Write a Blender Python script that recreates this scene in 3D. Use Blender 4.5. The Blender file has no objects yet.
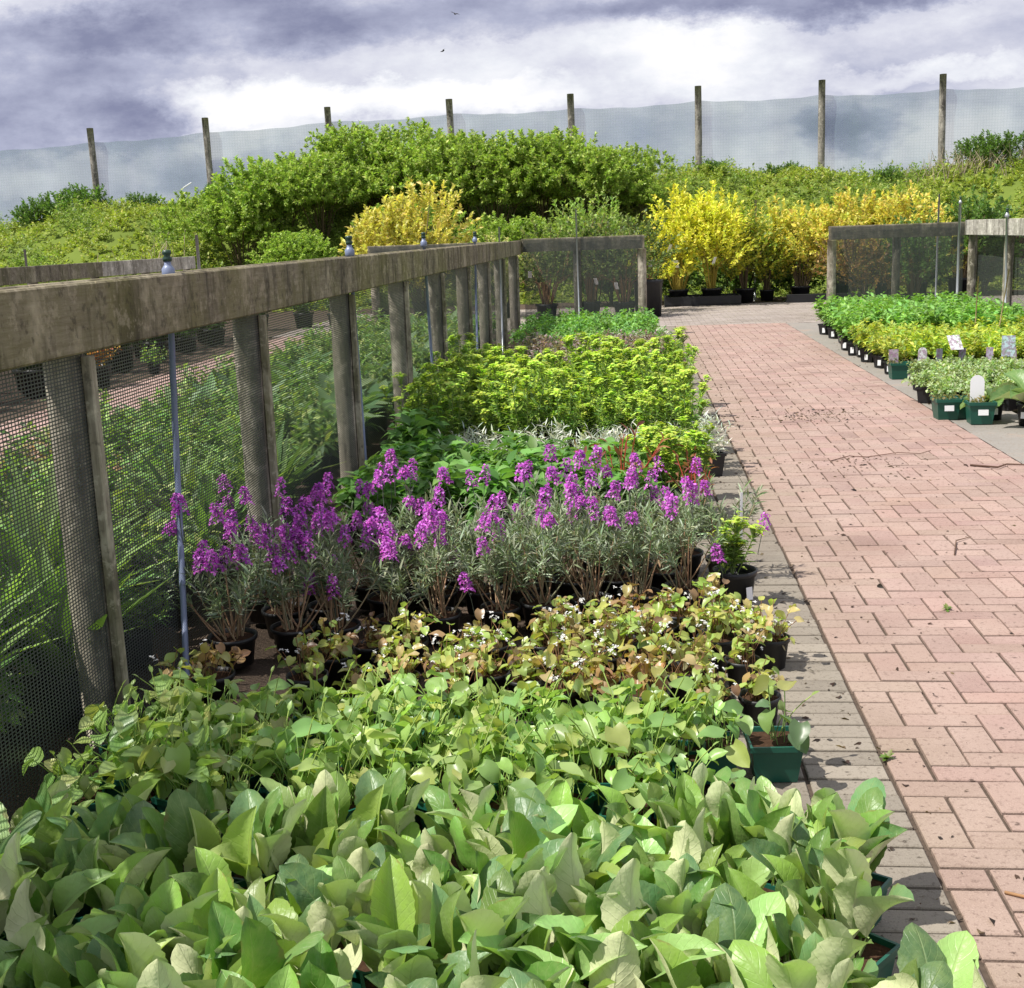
import bpy, math, random
import numpy as np
from mathutils import Matrix, Vector

random.seed(7)
R0 = np.random.default_rng(11)
sc = bpy.context.scene
COL = sc.collection
PI = math.pi

# ------------------------------------------------------------------ nodes
def nmat(name):
    m = bpy.data.materials.new(name); m.use_nodes = True
    nt = m.node_tree; nt.nodes.clear()
    return m, nt
def N(nt, t, **kw):
    n = nt.nodes.new(t)
    for k, v in kw.items():
        if k == 'ins':
            for a, b in v.items():
                if hasattr(b, 'is_output'): nt.links.new(b, n.inputs[a])
                else: n.inputs[a].default_value = b
        else: setattr(n, k, v)
    return n
def math_(nt, op, a, b=None, c=None, clamp=False):
    n = nt.nodes.new('ShaderNodeMath'); n.operation = op; n.use_clamp = clamp
    for i, v in enumerate((a, b, c)):
        if v is None: continue
        if hasattr(v, 'is_output'): nt.links.new(v, n.inputs[i])
        else: n.inputs[i].default_value = v
    return n.outputs[0]
def mixc(nt, fac, a, b, blend='MIX'):
    n = nt.nodes.new('ShaderNodeMix'); n.data_type = 'RGBA'; n.blend_type = blend
    for i, v in ((0, fac), (6, a), (7, b)):
        if hasattr(v, 'is_output'): nt.links.new(v, n.inputs[i])
        elif i == 0: n.inputs[0].default_value = v
        else: n.inputs[i].default_value = tuple(v)[:3] + (1,)
    return n.outputs[2]
def ramp(nt, fac, stops, interp='LINEAR'):
    n = nt.nodes.new('ShaderNodeValToRGB'); n.color_ramp.interpolation = interp
    nt.links.new(fac, n.inputs[0]); e = n.color_ramp.elements
    while len(e) < len(stops): e.new(.5)
    for k, (p, c) in enumerate(stops):
        e[k].position = p
        e[k].color = (c if isinstance(c, tuple) else (c, c, c))[:3] + (1,)
    return n.outputs[0]
def objco(nt, scale=(1, 1, 1), world=False):
    if world: src = N(nt, 'ShaderNodeNewGeometry').outputs['Position']
    else: src = N(nt, 'ShaderNodeTexCoord').outputs['Object']
    return N(nt, 'ShaderNodeMapping', ins={'Vector': src, 'Scale': scale}).outputs[0]
def noise(nt, co, s, d=3, r=.55, out=0):
    return N(nt, 'ShaderNodeTexNoise', ins={'Vector': co, 'Scale': s, 'Detail': d, 'Roughness': r}).outputs[out]
def finish(nt, shader):
    o = N(nt, 'ShaderNodeOutputMaterial'); nt.links.new(shader, o.inputs[0])
def bsdf(nt, col, rough=.6, spec=.4, normal=None, metal=0.):
    p = N(nt, 'ShaderNodeBsdfPrincipled', ins={'Roughness': rough, 'Specular IOR Level': spec, 'Metallic': metal})
    if hasattr(col, 'is_output'): nt.links.new(col, p.inputs['Base Color'])
    else: p.inputs['Base Color'].default_value = tuple(col)[:3] + (1,)
    if normal is not None: nt.links.new(normal, p.inputs['Normal'])
    return p.outputs[0]
def bump(nt, h, st=.4, d=.01):
    return N(nt, 'ShaderNodeBump', ins={'Height': h, 'Strength': st, 'Distance': d}).outputs[0]

def m_leaf(name, trans=.3, rough=.45, spec=.4, back=(.40, .46, .28), backmix=.2, veins=False, tr=(1.9, 2.0, .75), var=.13):
    m, nt = nmat(name)
    col = N(nt, 'ShaderNodeAttribute', attribute_name='tint').outputs['Color']
    rnd = N(nt, 'ShaderNodeObjectInfo').outputs['Random']
    col = N(nt, 'ShaderNodeHueSaturation', ins={'Color': col, 'Value': math_(nt, 'MULTIPLY_ADD', rnd, var * 2, 1 - var),
            'Hue': math_(nt, 'MULTIPLY_ADD', rnd, var * .12, .5 - var * .06), 'Saturation': 1.0, 'Fac': 1.0}).outputs[0]
    nrm = None
    if veins:
        uv = N(nt, 'ShaderNodeAttribute', attribute_name='luv').outputs['Vector']
        sx = N(nt, 'ShaderNodeSeparateXYZ', ins={0: uv})
        au = math_(nt, 'ABSOLUTE', sx.outputs[0])
        mid = math_(nt, 'SUBTRACT', 1., math_(nt, 'MULTIPLY', au, 16., clamp=True), clamp=True)
        ph = math_(nt, 'SUBTRACT', math_(nt, 'MULTIPLY', sx.outputs[1], 9.), math_(nt, 'MULTIPLY', au, 2.6))
        fr = math_(nt, 'ABSOLUTE', math_(nt, 'SUBTRACT', math_(nt, 'FRACT', ph), .5))
        side = math_(nt, 'SUBTRACT', 1., math_(nt, 'MULTIPLY', fr, 11., clamp=True), clamp=True)
        vein = math_(nt, 'MAXIMUM', mid, math_(nt, 'MULTIPLY', side, .4))
        mot = noise(nt, objco(nt), 38., 3)
        col = mixc(nt, math_(nt, 'MULTIPLY', math_(nt, 'SUBTRACT', mot, .42, clamp=True), 1.3), col, (.25, .33, .12))
        front = mixc(nt, math_(nt, 'MULTIPLY', vein, .38), col, (.36, .46, .18))
        hb = math_(nt, 'ADD', math_(nt, 'MULTIPLY', vein, -.6), noise(nt, objco(nt), 60., 2))
        nrm = bump(nt, hb, .5, .004)
        spot = noise(nt, objco(nt), 21., 4, .6); edge = math_(nt, 'MULTIPLY', math_(nt, 'POWER', au, 4.), .16)
        front = mixc(nt, ramp(nt, math_(nt, 'ADD', spot, edge), [(.70, 0.), (.78, .7)]), front, (.22, .15, .06))
        bk = mixc(nt, backmix, col, back)
        bk = mixc(nt, math_(nt, 'MULTIPLY', vein, .4), bk, (.5, .55, .3))
        blush = noise(nt, objco(nt, world=True), 6., 2)
        bk = mixc(nt, math_(nt, 'MULTIPLY', math_(nt, 'SUBTRACT', blush, .52, clamp=True), 2.6, clamp=True), bk, (.42, .33, .27))
    else:
        front = col; bk = mixc(nt, backmix, col, back)
    bf = N(nt, 'ShaderNodeNewGeometry').outputs['Backfacing']
    c = mixc(nt, bf, front, bk)
    p = bsdf(nt, c, rough, spec, nrm)
    tc = mixc(nt, 1., col, tr, 'MULTIPLY')
    t = N(nt, 'ShaderNodeBsdfTranslucent', ins={'Color': tc}).outputs[0]
    mx = N(nt, 'ShaderNodeMixShader', ins={0: trans, 1: p, 2: t}).outputs[0]
    finish(nt, mx); return m
def m_tint(name, rough=.6, spec=.3, trans=0., bumpscale=0):
    m, nt = nmat(name)
    col = N(nt, 'ShaderNodeAttribute', attribute_name='tint').outputs['Color']
    nr = bump(nt, noise(nt, objco(nt), bumpscale, 4), .5, .004) if bumpscale else None
    s = bsdf(nt, col, rough, spec, nr)
    if trans:
        t = N(nt, 'ShaderNodeBsdfTranslucent', ins={'Color': col}).outputs[0]
        s = N(nt, 'ShaderNodeMixShader', ins={0: trans, 1: s, 2: t}).outputs[0]
    finish(nt, s); return m
def m_plain(name, col, rough=.5, spec=.4, var=.25, scale=18., metal=0., b=.2):
    m, nt = nmat(name)
    n = noise(nt, objco(nt, world=True), scale, 4)
    c = mixc(nt, n, [x * (1 - var) for x in col], [min(1, x * (1 + var)) for x in col])
    finish(nt, bsdf(nt, c, rough, spec, bump(nt, n, b, .003), metal)); return m
def m_wood(name, along, a, b, green, dark, gfac=.6):
    """weathered boards: grain along one axis, vertical drip stains, algae"""
    m, nt = nmat(name)
    st = {'x': (2, 22, 22), 'y': (22, 2, 22), 'z': (22, 22, 2)}[along]
    g = noise(nt, objco(nt, st, True), 3., 5, .65)
    c = mixc(nt, ramp(nt, g, [(.3, 0.), (.7, 1.)]), a, b)
    drip = noise(nt, objco(nt, (4, 4, .8), True), 1.7, 5, .68)
    c = mixc(nt, ramp(nt, drip, [(.47, 0.), (.62, .9)]), c, dark)
    alg = noise(nt, objco(nt, (3, 3, 1.6), True), 1.1, 4, .6)
    c = mixc(nt, math_(nt, 'MULTIPLY', ramp(nt, alg, [(.42, 0.), (.62, 1.)]), gfac), c, green)
    pale = noise(nt, objco(nt, (1, 1, .7), True), 4., 4, .65)
    c = mixc(nt, ramp(nt, pale, [(.56, 0.), (.72, .6)]), c, [min(1, x * 1.9) for x in b])
    lich = noise(nt, objco(nt, (1, 1, 1), True), 16., 5, .7)
    c = mixc(nt, ramp(nt, lich, [(.55, 0.), (.63, .38)]), c, [min(1, x * 1.7) for x in b]); c = mixc(nt, ramp(nt, lich, [(.36, .55), (.43, 0.)]), c, dark)
    finish(nt, bsdf(nt, c, .88, .15, bump(nt, math_(nt, 'ADD', g, lich), .5, .005))); return m
def m_net(name, pitch, hole, col, soft=None, rough=.5, pu=None, hu=None):
    """woven plastic netting: square holes laid out in metres on the sheet's own uv"""
    m, nt = nmat(name)
    uv = N(nt, 'ShaderNodeAttribute', attribute_name='luv').outputs['Vector']
    sx = N(nt, 'ShaderNodeSeparateXYZ', ins={0: uv})
    def h(o, p_, q_):
        f = math_(nt, 'FRACT', math_(nt, 'DIVIDE', o, p_))
        return math_(nt, 'LESS_THAN', math_(nt, 'ABSOLUTE', math_(nt, 'SUBTRACT', f, .5)), q_ / 2)
    hl = math_(nt, 'MULTIPLY', h(sx.outputs[0], pu or pitch, hu or hole), h(sx.outputs[1], pitch, hole))
    if soft is not None:
        hl = math_(nt, 'MULTIPLY_ADD', hl, soft[1] - soft[0], soft[0])
        wv = noise(nt, objco(nt, (.9, 1, .12), True), 1.6, 4)
        hl = math_(nt, 'ADD', hl, math_(nt, 'MULTIPLY', math_(nt, 'SUBTRACT', wv, .5), .3))
    d = bsdf(nt, col, rough, .4)
    t = N(nt, 'ShaderNodeBsdfTransparent').outputs[0]
    s = N(nt, 'ShaderNodeMixShader', ins={0: hl, 1: d, 2: t}).outputs[0]
    finish(nt, s); return m

# ------------------------------------------------------------------ mesh builder
class MB:
    def __init__(s): s.V = []; s.F = []; s.T = []; s.U = []; s.n = 0
    def add(s, V, F, tint=(1, 1, 1), uv=None):
        V = np.asarray(V, float).reshape(-1, 3); k = len(V)
        for fc in (F if isinstance(F, list) else [F]):
            fc = np.asarray(fc, int)
            if fc.ndim == 1: fc = fc[None]
            s.F.append(fc + s.n)
        t = np.asarray(tint, float)
        s.T.append(np.broadcast_to(t, (k, 3)) if t.ndim == 1 else t)
        s.U.append(np.zeros((k, 2)) if uv is None else np.asarray(uv, float))
        s.V.append(V); s.n += k
    def inst(s, tpl, M, P, tints):
        T, F, UV = tpl; k = len(P); n = len(T)
        if k == 0: return
        V = np.einsum('nj,kij->kni', T, M) + np.asarray(P)[:, None]
        Fk = (F[None] + (np.arange(k) * n)[:, None, None]).reshape(-1, F.shape[1])
        s.add(V.reshape(-1, 3), Fk, np.repeat(np.asarray(tints, float), n, 0), np.tile(UV, (k, 1)))
    def box(s, lo, hi, tint=(1, 1, 1), bev=0., M=None):
        lo = np.array(lo, float); hi = np.array(hi, float)
        bev = min(bev, .4 * float((hi - lo).min()))
        if bev <= 0:
            V = np.array([[x, y, z] for z in (lo[2], hi[2]) for y in (lo[1], hi[1]) for x in (lo[0], hi[0])])
            F = [[0, 2, 3, 1], [4, 5, 7, 6], [0, 1, 5, 4], [2, 6, 7, 3], [0, 4, 6, 2], [1, 3, 7, 5]]
            if M is not None: V = V @ np.array(M.to_3x3()).T + np.array(M.translation)
            s.add(V, np.array(F), tint); return
        import bmesh
        bm = bmesh.new(); r = bmesh.ops.create_cube(bm, size=1.)
        for v in bm.verts: v.co = Vector(((lo + hi) / 2 + np.array(v.co) * (hi - lo)))
        bmesh.ops.bevel(bm, geom=list(bm.edges), offset=bev, segments=1, affect='EDGES')
        s.bm(bm, tint, M)
    def bm(s, bm, tint=(1, 1, 1), M=None):
        if M is not None: bm.transform(M)
        bm.verts.index_update()
        V = np.array([v.co[:] for v in bm.verts]); by = {}
        for f in bm.faces: by.setdefault(len(f.verts), []).append([v.index for v in f.verts])
        s.add(V, [np.array(x) for x in by.values()], tint); bm.free()
    def tube(s, pts, r, seg=5, tint=(1, 1, 1), cap=True):
        P = np.asarray(pts, float); n = len(P)
        r = np.broadcast_to(np.asarray(r, float), (n,))
        d = np.gradient(P, axis=0); d /= np.linalg.norm(d, axis=1)[:, None] + 1e-9
        up = np.array([0, 0, 1.]) if abs(d[0][2]) < .9 else np.array([1., 0, 0])
        x = np.cross(d, up); x /= np.linalg.norm(x, axis=1)[:, None] + 1e-9
        y = np.cross(x, d)
        a = np.arange(seg) / seg * 2 * PI
        V = P[:, None] + r[:, None, None] * (x[:, None] * np.cos(a)[None, :, None] + y[:, None] * np.sin(a)[None, :, None])
        F = [[i * seg + j, i * seg + (j + 1) % seg, (i + 1) * seg + (j + 1) % seg, (i + 1) * seg + j] for i in range(n - 1) for j in range(seg)]
        fs = [np.array(F)]
        if cap: fs += [np.array([list(range(seg))[::1]]), np.array([[(n - 1) * seg + j for j in range(seg)][::-1]])]
        s.add(V.reshape(-1, 3), fs, tint)
    def lathe(s, prof, seg=18, tint=(1, 1, 1), c=(0, 0)):
        a = np.arange(seg) / seg * 2 * PI; n = len(prof)
        V = [[c[0] + r * math.cos(t), c[1] + r * math.sin(t), z] for r, z in prof for t in a]
        F = [[i * seg + j, i * seg + (j + 1) % seg, (i + 1) * seg + (j + 1) % seg, (i + 1) * seg + j] for i in range(n - 1) for j in range(seg)]
        s.add(V, np.array(F), tint)
    def mesh(s, name, mat, smooth=True):
        me = bpy.data.meshes.new(name)
        V = np.concatenate(s.V); me.vertices.add(len(V)); me.vertices.foreach_set('co', V.ravel())
        loops = np.concatenate([f.ravel() for f in s.F]); sizes = np.concatenate([np.full(len(f), f.shape[1]) for f in s.F])
        me.loops.add(len(loops)); me.loops.foreach_set('vertex_index', loops)
        me.polygons.add(len(sizes)); st = np.concatenate([[0], np.cumsum(sizes)[:-1]])
        me.polygons.foreach_set('loop_start', st)
        me.polygons.foreach_set('use_smooth', np.full(len(sizes), smooth))
        T = np.concatenate(s.T); a = me.attributes.new('tint', 'FLOAT_COLOR', 'POINT')
        a.data.foreach_set('color', np.concatenate([T, np.ones((len(T), 1))], 1).ravel())
        U = np.concatenate(s.U); a = me.attributes.new('luv', 'FLOAT_VECTOR', 'POINT')
        a.data.foreach_set('vector', np.concatenate([U, np.zeros((len(U), 1))], 1).ravel())
        me.update(calc_edges=True); me.validate(); me.materials.append(mat); return me

# ------------------------------------------------------------------ objects
def obj(name, me, parent=None, M=None):
    o = bpy.data.objects.new(name, me); COL.objects.link(o)
    if parent is not None: o.parent = parent
    if M is not None: o.matrix_local = M
    return o
def tag(o, label=None, cat=None, group=None, kind=None):
    for k, v in (('label', label), ('category', cat), ('group', group), ('kind', kind)):
        if v: o[k] = v
    return o
def thing(name, label, cat, loc=(0, 0, 0), rz=0., s=1., group=None):
    o = bpy.data.objects.new(name, None); COL.objects.link(o); o.empty_display_size = .1
    o.location = loc; o.rotation_euler = (0, 0, rz); o.scale = (s, s, s)
    return tag(o, label, cat, group)
def struct(name, me): return tag(obj(name, me), kind='structure')

# ------------------------------------------------------------------ leaves
def prof_ovate(t): return np.sin(PI * np.clip(t, 0, 1) ** .97) ** .56
def prof_obov(t): return np.sin(PI * np.clip(t, 0, 1) ** 1.15) ** .7
def prof_lance(t): return np.sin(PI * t ** .7) ** 1.0
def prof_heart(t): return np.where(t < .3, .62 + .38 * np.sin(t / .3 * PI / 2), np.cos((t - .3) / .7 * PI / 2) ** .72)
def leaf_t(W, prof, n=5, m=3, fold=.2, droop=.4, wave=0., lobe=0., ph=0., twist=0., rise=0.):
    t = np.linspace(0, 1, n + 1); s = np.linspace(-1, 1, m)
    ang = rise - droop * t; dt = 1 / n
    y = np.concatenate([[0], np.cumsum(np.cos((ang[1:] + ang[:-1]) / 2) * dt)]); z = np.concatenate([[0], np.cumsum(np.sin((ang[1:] + ang[:-1]) / 2) * dt)])
    w = np.maximum(W / 2 * prof(t), .006)
    V = []; UV = []
    for i in range(n + 1):
        for q in s:
            x = q * w[i]; f = fold * abs(q) ** 1.4 * w[i]
            zz = z[i] + f + wave * W * abs(q) * math.sin(t[i] * 11 + ph + (2 if q > 0 else 0)) + twist * q * w[i] * t[i]
            V.append((x * (1 - .12 * fold), y[i] - lobe * abs(q) * max(0, 1 - t[i] * 4), zz)); UV.append((q, t[i]))
    F = [[i * m + j, i * m + j + 1, (i + 1) * m + j + 1, (i + 1) * m + j] for i in range(n) for j in range(m - 1)]
    return np.array(V), np.array(F), np.array(UV)
def unit(v): return v / (np.linalg.norm(v, axis=-1, keepdims=True) + 1e-9)
def frames(d, roll=None, size=1., wid=1.):
    d = unit(np.asarray(d, float)); up = np.where(np.abs(d[:, 2:3]) > .985, np.array([[.35, .2, 1.]]), np.array([[0, 0, 1.]]))
    x = unit(np.cross(d, up)); z = np.cross(x, d)
    if roll is not None:
        c, s_ = np.cos(roll)[:, None], np.sin(roll)[:, None]
        x, z = x * c + z * s_, z * c - x * s_
    M = np.stack([x * np.reshape(wid, (-1, 1)), d, z], 2)
    return M * np.reshape(np.asarray(size, float), (-1, 1, 1))
def tints(rng, k, cols, w=None, var=.15):
    cols = np.array(cols, float); i = rng.choice(len(cols), k, p=w)
    return np.clip(cols[i] * (1 + rng.normal(0, var, (k, 1))) * (1 + rng.normal(0, var * .3, (k, 3))), .004, .95)
def shoot_leaves(mb, rng, B, D, L, m, tpl, size, cols, w=None, spread=.9, s0=.1, var=.18, sv=.25, rollv=.5, bend=None, tip=0.):
    n = len(B); B = np.repeat(B, m, 0); D = np.repeat(unit(D), m, 0); L = np.repeat(np.broadcast_to(L, (n,)), m)
    k = n * m; s = np.tile(np.linspace(s0, 1, m), n) + rng.normal(0, .02, k)
    ph = np.tile(np.arange(m) * 2.4, n) + np.repeat(rng.uniform(0, 6.28, n), m) + rng.normal(0, .3, k)
    up = np.where(np.abs(D[:, 2:3]) > .95, np.array([[1., 0, 0]]), np.array([[0, 0, 1.]]))
    x = unit(np.cross(D, up)); y = np.cross(x, D)
    perp = x * np.cos(ph)[:, None] + y * np.sin(ph)[:, None]
    sp = spread * (1 - tip * s) + rng.normal(0, .15, k)
    ld = D * np.cos(sp)[:, None] + perp * np.sin(sp)[:, None]
    P = B + D * (L * s)[:, None]
    sz = size * (1 + rng.normal(0, sv, k)).clip(.35, 2)
    tls = tpl if isinstance(tpl, list) else [tpl]
    pick = rng.integers(0, len(tls), k); T = tints(rng, k, cols, w, var); roll = rng.normal(0, rollv, k)
    for q, tl in enumerate(tls):
        a = pick == q
        mb.inst(tl, frames(ld[a], roll[a], sz[a]), P[a], T[a])
def sph(rng, n, a0, a1):
    """directions with polar angle a0..a1 from vertical"""
    c = rng.uniform(math.cos(a1), math.cos(a0), n); s = np.sqrt(1 - c * c); p = rng.uniform(0, 2 * PI, n)
    return np.stack([s * np.cos(p), s * np.sin(p), c], 1)

BIG = [leaf_t(W_, lambda t: prof_ovate(t) * (1 + .03 * np.cos(np.arange(len(t)) * PI)), 18, 7, fo, d, wv_, 0, q, tw, r_) for W_, fo, d, wv_, q, tw, r_ in ((.47, .45, .5, .06, 0, .15, .1), (.52, .85, .9, .05, 1, -.2, .3), (.44, .3, .2, .08, 2.2, .25, .1), (.46, .7, 1.5, .07, 3.3, .2, .4), (.54, 1.0, .6, .04, 4, -.3, .05), (.42, -.35, 1.1, .08, 5, .3, .3))]
HEART = [leaf_t(.88, prof_heart, 7, 5, fo, d, .035, .10, q) for d, q, fo in ((.6, 0, .35), (1.2, 1.3, .25), (.2, 2, .5))]
HEART_S = [leaf_t(.8, prof_heart, 5, 3, .25, d, .02, .08, q) for d, q in ((.6, 0), (1.0, 1.3))]
LANCE = [leaf_t(.26, prof_lance, 4, 3, .3, d) for d in (.5, .9)]
LANCE_W = [leaf_t(.42, prof_lance, 4, 3, .3, d, .03) for d in (.5, .9)]
NARROW = [leaf_t(.15, prof_lance, 3, 3, .3, d) for d in (.3, .8)]
LEAF3 = [leaf_t(.5, prof_ovate, 3, 3, .3, d) for d in (.3, .8)]
CHIP = [leaf_t(.52, prof_ovate, 2, 3, .35, .5)]
PETAL = leaf_t(.85, prof_obov, 2, 3, .2, .6)
SPINY = [leaf_t(.30, lambda t: prof_lance(t) * (1 + .30 * np.sin(t * 40)), 14, 3, .35, d, .05) for d in (.9, 1.5)]

# ------------------------------------------------------------------ materials
M_BIG = m_leaf('broad_leaf', .23, .40, .45, (.80, .82, .50), .9, True)
M_LEAF = m_leaf('soft_leaf', .30, .5, .35, backmix=.25)
M_HEART = m_leaf('heart_leaf', .30, .36, .5, (.45, .52, .32), .45)
M_SHRUB = m_leaf('shrub_leaf', .30, .5, .35, backmix=.2, tr=(1.6, 1.85, .9), var=.05)
M_SILV = m_leaf('silver_leaf', .15, .7, .2, (.5, .55, .5), .3)
M_PETAL = m_tint('petal', .55, .25, .35)
M_STEM = m_tint('stem', .7, .2)
M_BLACK = m_plain('black_plastic', (.016, .017, .019), .45, .4, .5, 9.)
M_GREEN = m_plain('green_plastic', (.010, .085, .058), .42, .45, .3, 9.)
M_SOIL = m_plain('potting_soil', (.055, .030, .018), .95, .1, .75, 90., b=1.)
M_LABEL = m_plain('label_card', (.80, .81, .83), .5, .3, .04, 4., b=0.)
M_TAGP, nt = nmat('tag_print')
c = N(nt, 'ShaderNodeAttribute', attribute_name='tint').outputs['Color']
c = mixc(nt, ramp(nt, noise(nt, objco(nt, world=True), 28., 3), [(.48, 0.), (.56, .7)]), c, (.30, .16, .26))
c = mixc(nt, ramp(nt, noise(nt, objco(nt, (1.3, 1, 1), True), 36., 2), [(.56, 0.), (.62, .7)]), c, (.20, .30, .14))
finish(nt, bsdf(nt, c, .45, .3))
M_RAIL = m_wood('rail_board', 'y', (.185, .155, .10), (.30, .26, .185), (.185, .17, .065), (.055, .046, .034), .55)
M_RAILX = m_wood('cross_board', 'x', (.16, .14, .10), (.29, .26, .20), (.15, .15, .07), (.08, .07, .055), .5)
M_RAILP = m_wood('pale_board', 'y', (.36, .34, .29), (.54, .51, .45), (.34, .32, .24), (.18, .165, .14), .25)
M_POST = m_wood('post_wood', 'z', (.25, .215, .17), (.43, .39, .32), (.13, .13, .07), (.07, .06, .05), .35)
M_BATT = m_wood('batten_wood', 'z', (.24, .21, .15), (.42, .39, .30), (.17, .17, .07), (.09, .08, .06), .6)
M_FPOST = m_wood('tall_post_wood', 'z', (.21, .19, .165), (.36, .335, .29), (.10, .10, .07), (.06, .055, .05), .2)
M_NET = m_net('shade_netting',   .0112, .62, (.060, .070, .064), pu=.020, hu=.70)
M_WIND = m_net('windbreak_netting', .085, .80, (.22, .31, .335), (.44, .52))
M_PIPE = m_plain('grey_pipe', (.20, .24, .36), .4, .5, .2, 12., .1)
M_STEEL = m_plain('galvanised_steel', (.42, .44, .46), .4, .5, .15, 12., .6)
M_DKPLAS = m_plain('dark_green_plastic', (.02, .05, .035), .4)

# ------------------------------------------------------------------ camera (43 mm, pitched down, slightly tilted)
psi, phi, roll = math.radians(5.730), math.radians(11.925), math.radians(2.0)
cp, sp_, cs, ss = math.cos(phi), math.sin(phi), math.cos(psi), math.sin(psi)
Fv = Vector((-ss * cp, cs * cp, -sp_)); Rv = Vector((cs, ss, 0)); Uv = Rv.cross(Fv)
R2 = Rv * math.cos(roll) - Uv * math.sin(roll); U2 = Rv * math.sin(roll) + Uv * math.cos(roll)
cam = bpy.data.cameras.new('Camera'); cam.lens = 1230 / 1024 * 36; cam.sensor_width = 36; cam.clip_end = 3000; cam.clip_start = .05
co = bpy.data.objects.new('Camera', cam); COL.objects.link(co)
m4 = Matrix((R2, U2, -Fv)).transposed().to_4x4(); m4.translation = (0, 0, 1.6); co.matrix_world = m4
sc.camera = co

# ------------------------------------------------------------------ light
SUN_AZ = Vector((-.90, -.44))          # towards the sun, seen from above
EL = math.radians(58)
sd = Vector((SUN_AZ.x, SUN_AZ.y, 0)).normalized() * math.cos(EL) + Vector((0, 0, math.sin(EL)))
sun = bpy.data.lights.new('sun', 'SUN'); sun.energy = 4.3; sun.angle = math.radians(.53); sun.color = (1, .955, .88)
so = bpy.data.objects.new('sun', sun); COL.objects.link(so); so.rotation_euler = sd.to_track_quat('Z', 'Y').to_euler(); so.location = sd * 60
w = bpy.data.worlds.new('World'); sc.world = w; w.use_nodes = True
nt = w.node_tree; nt.nodes.clear()
sky = N(nt, 'ShaderNodeTexSky'); sky.sky_type = 'NISHITA'; sky.sun_disc = False; sky.sun_elevation = EL
sky.sun_rotation = math.atan2(sd.x, sd.y)
dirv = N(nt, 'ShaderNodeTexCoord').outputs['Generated']
sx = N(nt, 'ShaderNodeSeparateXYZ', ins={0: dirv})
yy = math_(nt, 'MAXIMUM', math_(nt, 'ABSOLUTE', sx.outputs[1]), .08)
cu = math_(nt, 'DIVIDE', sx.outputs[0], yy); cv = math_(nt, 'DIVIDE', sx.outputs[2], yy)
cvec = N(nt, 'ShaderNodeCombineXYZ', ins={0: cu, 1: cv, 2: 0.}).outputs[0]
wob = noise(nt, N(nt, 'ShaderNodeMapping', ins={'Vector': cvec, 'Scale': (1, 1.7, 1)}).outputs[0], 10., 9, .66, 1)
ws = N(nt, 'ShaderNodeSeparateXYZ', ins={0: wob})
du = math_(nt, 'MULTIPLY_ADD', math_(nt, 'SUBTRACT', ws.outputs[0], .5), .16, cu)
dv = math_(nt, 'MULTIPLY_ADD', math_(nt, 'SUBTRACT', ws.outputs[1], .5), .075, cv)
base = noise(nt, N(nt, 'ShaderNodeMapping', ins={'Vector': cvec, 'Location': (1.3, .4, 0), 'Scale': (1, 2.1, 1)}).outputs[0], 7., 10, .62)
val = math_(nt, 'MULTIPLY_ADD', math_(nt, 'SUBTRACT', base, .5), 1.0, .60)
#        u      v      a     b     gain   (cloud masses by direction)
for u0, v0, a, b, g in ((-.50, .128, .15, .05, -.33), (-.25, .174, .26, .02, -.32), (-.40, .098, .05, .02, -.16), (.14, .172, .14, .016, -.44),
                        (.166, .071, .04, .018, -.34), (.02, .060, .13, .025, -.16), (.26, .118, .08, .02, -.12), (-.36, .055, .10, .014, -.16),
                        (-.30, .114, .07, .016, .38), (-.18, .106, .12, .014, .34), (-.06, .125, .14, .022, .12), (.06, .128, .07, .03, .20), (.22, .109, .06, .009, .28),
                        (-.46, .060, .07, .014, .22), (.10, .040, .05, .022, .22), (.24, .060, .05, .018, .26), (-.30, .085, .06, .010, .22)):
    ex = math_(nt, 'DIVIDE', math_(nt, 'SUBTRACT', du, u0), a); ey = math_(nt, 'DIVIDE', math_(nt, 'SUBTRACT', dv, v0), b)
    q = math_(nt, 'ADD', math_(nt, 'MULTIPLY', ex, ex), math_(nt, 'MULTIPLY', ey, ey))
    e = math_(nt, 'SUBTRACT', 1., math_(nt, 'MULTIPLY', q, .5), clamp=True)
    e = math_(nt, 'MULTIPLY', e, math_(nt, 'GREATER_THAN', sx.outputs[1], 0.))
    val = math_(nt, 'MULTIPLY_ADD', e, g, val)
val = math_(nt, 'MULTIPLY_ADD', math_(nt, 'SUBTRACT', val, .62), 1.35, .615)
ccol = ramp(nt, val, [(.0, (.20, .215, .325)), (.30, (.36, .38, .50)), (.56, (.55, .56, .645)), (.76, (.68, .695, .745)), (.93, (.79, .79, .815))])
cover = noise(nt, N(nt, 'ShaderNodeMapping', ins={'Vector': dirv, 'Scale': (1, 1, 1.6)}).outputs[0], 2.2, 5, .6)
hi = math_(nt, 'MULTIPLY', math_(nt, 'SUBTRACT', sx.outputs[2], .22, clamp=True), 4., clamp=True)
open_ = math_(nt, 'MULTIPLY', hi, ramp(nt, cover, [(.36, .8), (.50, .0)]))
c10 = mixc(nt, 1., ccol, (10, 10, 10), 'MULTIPLY')
skyc = mixc(nt, open_, c10, sky.outputs[0])
bg = N(nt, 'ShaderNodeBackground', ins={'Color': skyc, 'Strength': .085}).outputs[0]
o = N(nt, 'ShaderNodeOutputWorld'); nt.links.new(bg, o.inputs[0])
sc.view_settings.view_transform = 'Standard'; sc.view_settings.look = 'None'; sc.view_settings.gamma = 1; sc.view_settings.use_curve_mapping = False
sc.view_settings.exposure = .58
sc.cycles.max_bounces = 6; sc.cycles.diffuse_bounces = 3; sc.cycles.glossy_bounces = 2; sc.cycles.transmission_bounces = 3
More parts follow.
